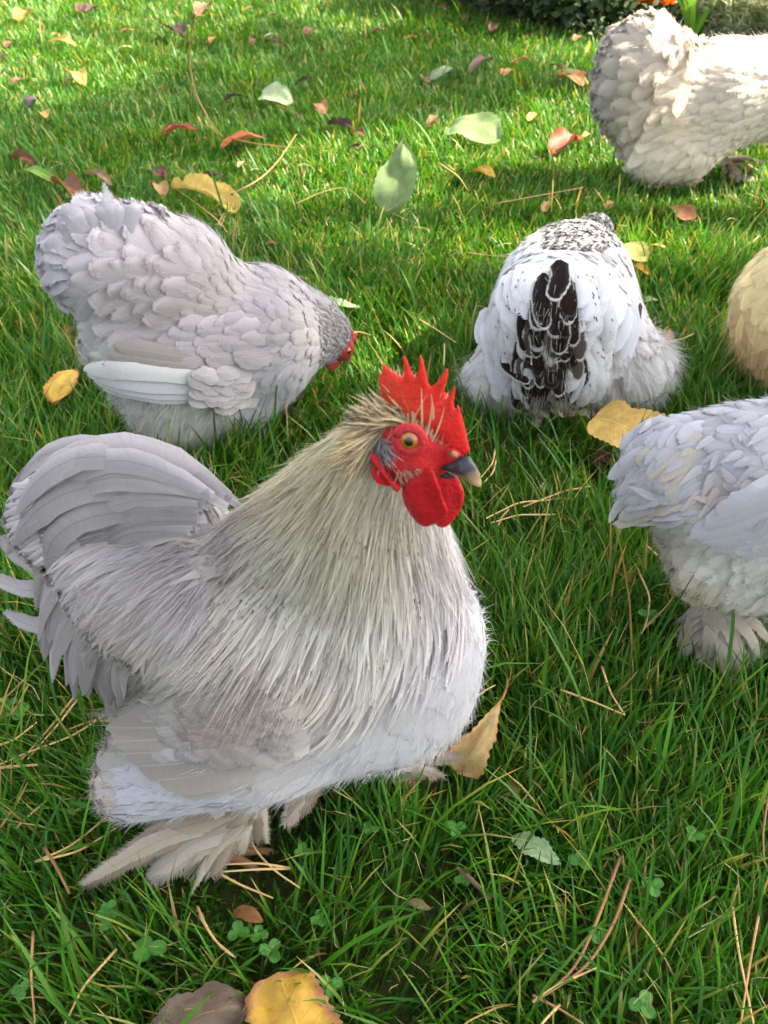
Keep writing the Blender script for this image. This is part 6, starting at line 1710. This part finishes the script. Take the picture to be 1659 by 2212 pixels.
    o2 = b.build('dry_grass_curls', M_NEEDLE, None); o2['kind'] = 'stuff'; o2['label'] = 'thin dry curled grass ends among the green blades'
grass()
# ================================================================== flower bed plants
def leaf_cloud(bag, P, size, cols, stretch=2.0, flat=0.3):
    n = len(P)
    d = RNG.standard_normal((n, 3)); d[:, 2] = np.abs(d[:, 2]) * flat + 0.1; d = unit(d)
    s = unit(np.cross(d, RNG.standard_normal((n, 3)))); nn = np.cross(s, d)
    L = size * (0.6 + 0.8 * RNG.random(n)); W = L / stretch
    a = P; m = P + d * (L * 0.45)[:, None] + nn * (L * 0.05)[:, None]; t = P + d * L[:, None]
    v = np.stack([a, m - s * (W / 2)[:, None] + nn * (W * .2)[:, None], t, m + s * (W / 2)[:, None] + nn * (W * .2)[:, None], m], 1)
    b = (np.arange(n) * 5)[:, None]
    tri = np.concatenate([b + np.array([0, 4, 1]), b + np.array([1, 4, 2]), b + np.array([0, 3, 4]), b + np.array([4, 3, 2])])
    bag.add(v, [tri], np.repeat(cols[:, None], 5, 1))

def stems(bag, c, ends, r, col):
    for e in ends:
        m = (c + e) / 2 + np.array([0, 0, 0.12 * np.linalg.norm(e - c)]) + RNG.normal(0, 0.01, 3)
        tube(bag, smooth_line([c, m, e], 7), r, col, 5, rads=np.linspace(r, r * 0.4, 7))

def bush(px, py, back, R, Hh, n, size, col, label, name='shrub', cat='shrub', group='plants in the flower bed', var=0.25):
    c = ground(px, py); c = c + np.array([0, back - 0.16, 0])
    b = Bag(); th = RNG.random(n) * 2 * np.pi; u = RNG.random(n) ** 0.5; z = RNG.random(n)
    lump = 0.65 + 0.7 * vnoise(np.stack([th * 1.3, z * 4], -1), int(RNG.integers(999)), 1.2)
    rr = R * u * lump * (1 - 0.55 * z ** 2)
    P = c + np.stack([rr * np.cos(th), rr * np.sin(th), 0.02 + Hh * z * (0.75 + 0.35 * lump)], -1)
    cl = col * (1 + var * RNG.standard_normal((n, 1))).clip(0.3, 2)
    leaf_cloud(b, P, size, cl)
    o = b.build(name, M_GREEN, None, smooth=False)
    tag(o, label, cat, group)
    b = Bag(); stems(b, c, [c + np.array([R * 0.7 * math.cos(a), R * 0.7 * math.sin(a), Hh * 0.8]) for a in RNG.random(9) * 6.28], 0.004, S(90, 74, 50)); b.build('stems', M_BARK, o)
    return o
bush(1110, 24, 0.20, 0.24, 0.34, 2600, 0.035, S(46, 62, 34), 'very dark leafy shrub left end of the flower bed')
bush(1205, 42, 0.16, 0.20, 0.26, 2600, 0.030, S(56, 84, 40), 'dark green leafy shrub behind the lawn edge')
bush(1310, 60, 0.20, 0.22, 0.28, 2600, 0.028, S(78, 98, 66), 'blue green shrub left of the marigolds')
bush(1450, 50, 0.34, 0.26, 0.22, 2000, 0.03, S(66, 96, 44), 'green undergrowth behind the marigolds')
bush(1600, 40, 0.50, 0.34, 0.30, 2600, 0.03, S(104, 112, 62), 'loose olive green undergrowth behind the lavender')
def marigold():
    c = ground(1405, 60) + np.array([0, 0.08, 0])
    b = Bag(); n = 900
    P = c + np.stack([RNG.normal(0, 0.07, n), RNG.normal(0, 0.05, n), 0.03 + 0.18 * RNG.random(n)], -1)
    leaf_cloud(b, P, 0.03, S(70, 110, 44) * (1 + 0.25 * RNG.standard_normal((n, 1))).clip(0.4, 1.8), 3.0)
    o = b.build('marigold', M_GREEN, None, smooth=False); tag(o, 'orange marigold plant behind the sunlit hen tail', 'flower plant', 'plants in the flower bed')
    for x, y, s, cl in [(1372, 8, 0.024, S(240, 140, 20)), (1392, 14, 0.022, S(236, 120, 14)), (1412, 9, 0.025, S(244, 150, 24)), (1438, 10, 0.024, S(238, 132, 20)), (1385, -14, 0.022, S(244, 150, 30)), (1425, -16, 0.022, S(240, 140, 20)), (1450, 0, 0.015, S(236, 150, 30)), (1466, 30, 0.011, S(236, 196, 50))]:
        r = ray(x, y); t = (c[1] - 0.17 + RNG.normal() * 0.02) / r[1]; f = CAMP + r * t
        b = Bag(); m = 70
        a = RNG.random(m) * 6.28; q = RNG.random(m) ** 0.6
        P = f + np.stack([np.cos(a) * s * q * 0.6, np.sin(a) * s * q * 0.6, (1 - q) * s * 0.5], -1)
        D = unit(np.stack([np.cos(a) * q, np.sin(a) * q, 0.9 - 0.7 * q], -1)); sd = unit(np.cross(D, [0, 0, 1.0]))
        L_ = s * 0.55
        v = np.stack([P - sd * L_ * 0.25, P + D * L_ - sd * L_ * 0.4, P + D * L_ * 1.05 + sd * L_ * 0.4, P + sd * L_ * 0.25], 1)
        b.add(v, [np.arange(m * 4).reshape(-1, 4)], np.repeat((cl * (0.8 + 0.3 * RNG.random((m, 1))))[:, None], 4, 1))
        fo = b.build('flower_head', M_PETAL, o)
        b = Bag(); tube(b, smooth_line([f - np.array([0, 0, 0.004]), (f + c) / 2, c], 6), 0.0016, S(90, 130, 60), 5); b.build('flower_stem', M_GREEN, fo)
marigold()
def spiky(px, py, back, n, h, col, label, lw=0.006, spread=0.35, cat='lavender', name='lavender'):
    c = ground(px, py) + np.array([0, back - 0.12, 0])
    b = Bag(); s = Bag()
    for i in range(n):
        a = RNG.random() * 6.28; k = spread * RNG.random() ** 0.7
        e = c + np.array([math.cos(a) * k * h, math.sin(a) * k * h, h * (0.6 + 0.5 * RNG.random())])
        b0 = c + np.array([math.cos(a), math.sin(a), 0]) * 0.04 * RNG.random()
        ln = smooth_line([b0, (b0 + e) / 2 + np.array([0, 0, 0.02]), e], 9)
        tube(s, ln, 0.0014, col * 0.8, 5)
        m = 26; t = 0.05 + 0.95 * RNG.random(m)
        P = np.stack([np.interp(t, np.linspace(0, 1, 9), ln[:, q]) for q in range(3)], -1)
        ax = unit(e - b0); D = unit(RNG.standard_normal((m, 3)) + ax * 0.8)
        strands(b, P, D, 0.020 + 0.014 * RNG.random(m), np.full(m, lw * 0.3), col * (0.8 + 0.4 * RNG.random((m, 1))), 0.0, 0.5)
    o = b.build(name, M_GREEN, None); tag(o, label, cat, 'plants in the flower bed')
    s.build('stems', M_GREEN, o)
sv = S(176, 182, 140)
spiky(1530, 80, 0.14, 90, 0.13, sv, 'silver grey lavender just behind the sunlit hen back', spread=0.7)
spiky(1600, 92, 0.16, 110, 0.15, S(196, 200, 156), 'pale silver lavender in the middle of the bed', spread=0.8)
spiky(1680, 104, 0.16, 110, 0.15, sv, 'silver lavender at the right edge of the bed', spread=0.8)
spiky(1650, 60, 0.22, 110, 0.18, S(156, 164, 116), 'dull grey lavender at the back of the bed', spread=0.8)
spiky(1560, 50, 0.24, 100, 0.18, S(140, 150, 100), 'greenish lavender behind the marigold side of the bed', spread=0.8)
def strap(px, py, back, n, h, col, label):
    c = ground(px, py) + np.array([0, back - 0.12, 0]); b = Bag()
    for i in range(n):
        a = RNG.random() * 6.28; k = 0.3 + 0.5 * RNG.random(); hh = h * (0.5 + 0.6 * RNG.random())
        e = c + np.array([math.cos(a) * k * hh, math.sin(a) * k * hh, hh])
        quill(b, [c, (c + e) / 2 + np.array([0, 0, 0.02]), e], 0.005, 'lance', col * (0.8 + 0.4 * RNG.random()), M=8, fringe=0)
    o = b.build('strap_leaf_plant', M_GREEN, None); tag(o, label, 'plant', 'plants in the flower bed')
strap(1490, 82, 0.10, 26, 0.16, S(130, 180, 60), 'bright green strap leaved clump between hen and lavender')
strap(1330, 58, 0.14, 24, 0.17, S(120, 170, 56), 'fresh green grassy clump left of the sunlit hen tail')
strap(1240, 48, 0.12, 20, 0.10, S(110, 160, 60), 'low grassy clump in front of the dark green shrub')
strap(1640, 92, 0.14, 18, 0.12, S(140, 170, 70), 'green strappy clump in front of the right lavender')

# ================================================================== the garden tree whose shade falls over the near lawn (it stands beyond the picture's right side)
def tree():
    k = SUNV / SUNV[2]
    n = 95000
    gx = RNG.uniform(-2.4, 2.6, n); gy = RNG.uniform(-1.6, 3.3, n); z = 3.6 + 3.0 * RNG.random(n)
    cx, cy, cz = 0.1 + 5.0 * k[0], 1.0 + 5.0 * k[1], 5.0
    P = np.stack([gx + k[0] * z, gy + k[1] * z, z], -1)
    G = np.stack([gx, gy], -1)
    PX = project(np.c_[G, np.full(n, 0.04)])
    lit = np.zeros(n)  # unseen crown shaped for the light: leaves left out where sun should reach
    for poly, s in (([(-900, -300), (640, -300), (560, 24), (480, 70), (420, 120), (360, 165), (220, 180), (120, 205), (-900, 230)], 0.99),
                    ([(560, -300), (2200, -300), (2200, 130), (1180, 120), (1060, 60), (900, 50), (720, 46), (600, 24)], 0.99),
                    ([(1150, 175), (1310, 150), (1340, 290), (1230, 300), (1130, 240)], 0.95)):
        lit = np.maximum(lit, s * in_poly(PX, poly))
    d = np.hypot((G[:, 0] - 0.30) / 0.60, (G[:, 1] - 1.64) / 0.38); lit = np.maximum(lit, 0.995 * (d < 1))
    d = np.hypot((G[:, 0] - 0.03) / 0.15, (G[:, 1] - 1.02) / 0.13); lit = np.maximum(lit, 0.97 * (d < 1))
    d = np.hypot((G[:, 0] - 0.30) / 0.12, (G[:, 1] - 0.27) / 0.05); lit = np.maximum(lit, 0.45 * (d < 1))
    mid = 0.62 * np.clip((G[:, 1] - 0.85) / 0.45, 0, 1)
    lit = np.maximum(lit, mid)
    r = np.hypot(np.hypot((P[:, 0] - cx) / 3.4, (P[:, 1] - cy) / 3.0), (P[:, 2] - cz) / 2.6)
    keep = (RNG.random(n) > lit) & (r < 1.25 + 0.4 * vnoise(P, 5, 1.2))
    P = P[keep][:42000]
    b = Bag()
    leaf_cloud(b, P, 0.10, S(74, 104, 44) * (1 + 0.25 * RNG.standard_normal((len(P), 1))).clip(0.4, 1.8), 1.6, 1.0)
    root = empty('tree', (cx + 0.3, cy, 0)); tag(root, 'broad leafy garden tree shading the near lawn from the right', 'tree')
    b.build('crown', M_GREEN, root, smooth=False)
    b = Bag(); c = np.array([cx + 0.3, cy, 0.0])
    fork = c + np.array([0.0, 0.0, 2.6])
    tube(b, smooth_line([c, c + np.array([0.05, 0.02, 1.2]), fork], 8), 0.2, S(96, 84, 70), 12, rads=np.linspace(0.24, 0.17, 8))
    b.build('trunk', M_BARK, root)
    for i in range(9):
        a = i * 0.7; e = np.array([cx + 2.2 * math.cos(a), cy + 2.0 * math.sin(a), 4.6 + 1.2 * RNG.random()])
        b = Bag(); tube(b, smooth_line([fork - np.array([0, 0, 0.1]), (fork + e) / 2 + np.array([0, 0, 0.3]), e], 10), 0.06, S(96, 84, 70), 8, rads=np.linspace(0.08, 0.015, 10)); b.build('limb', M_BARK, root)
tree()
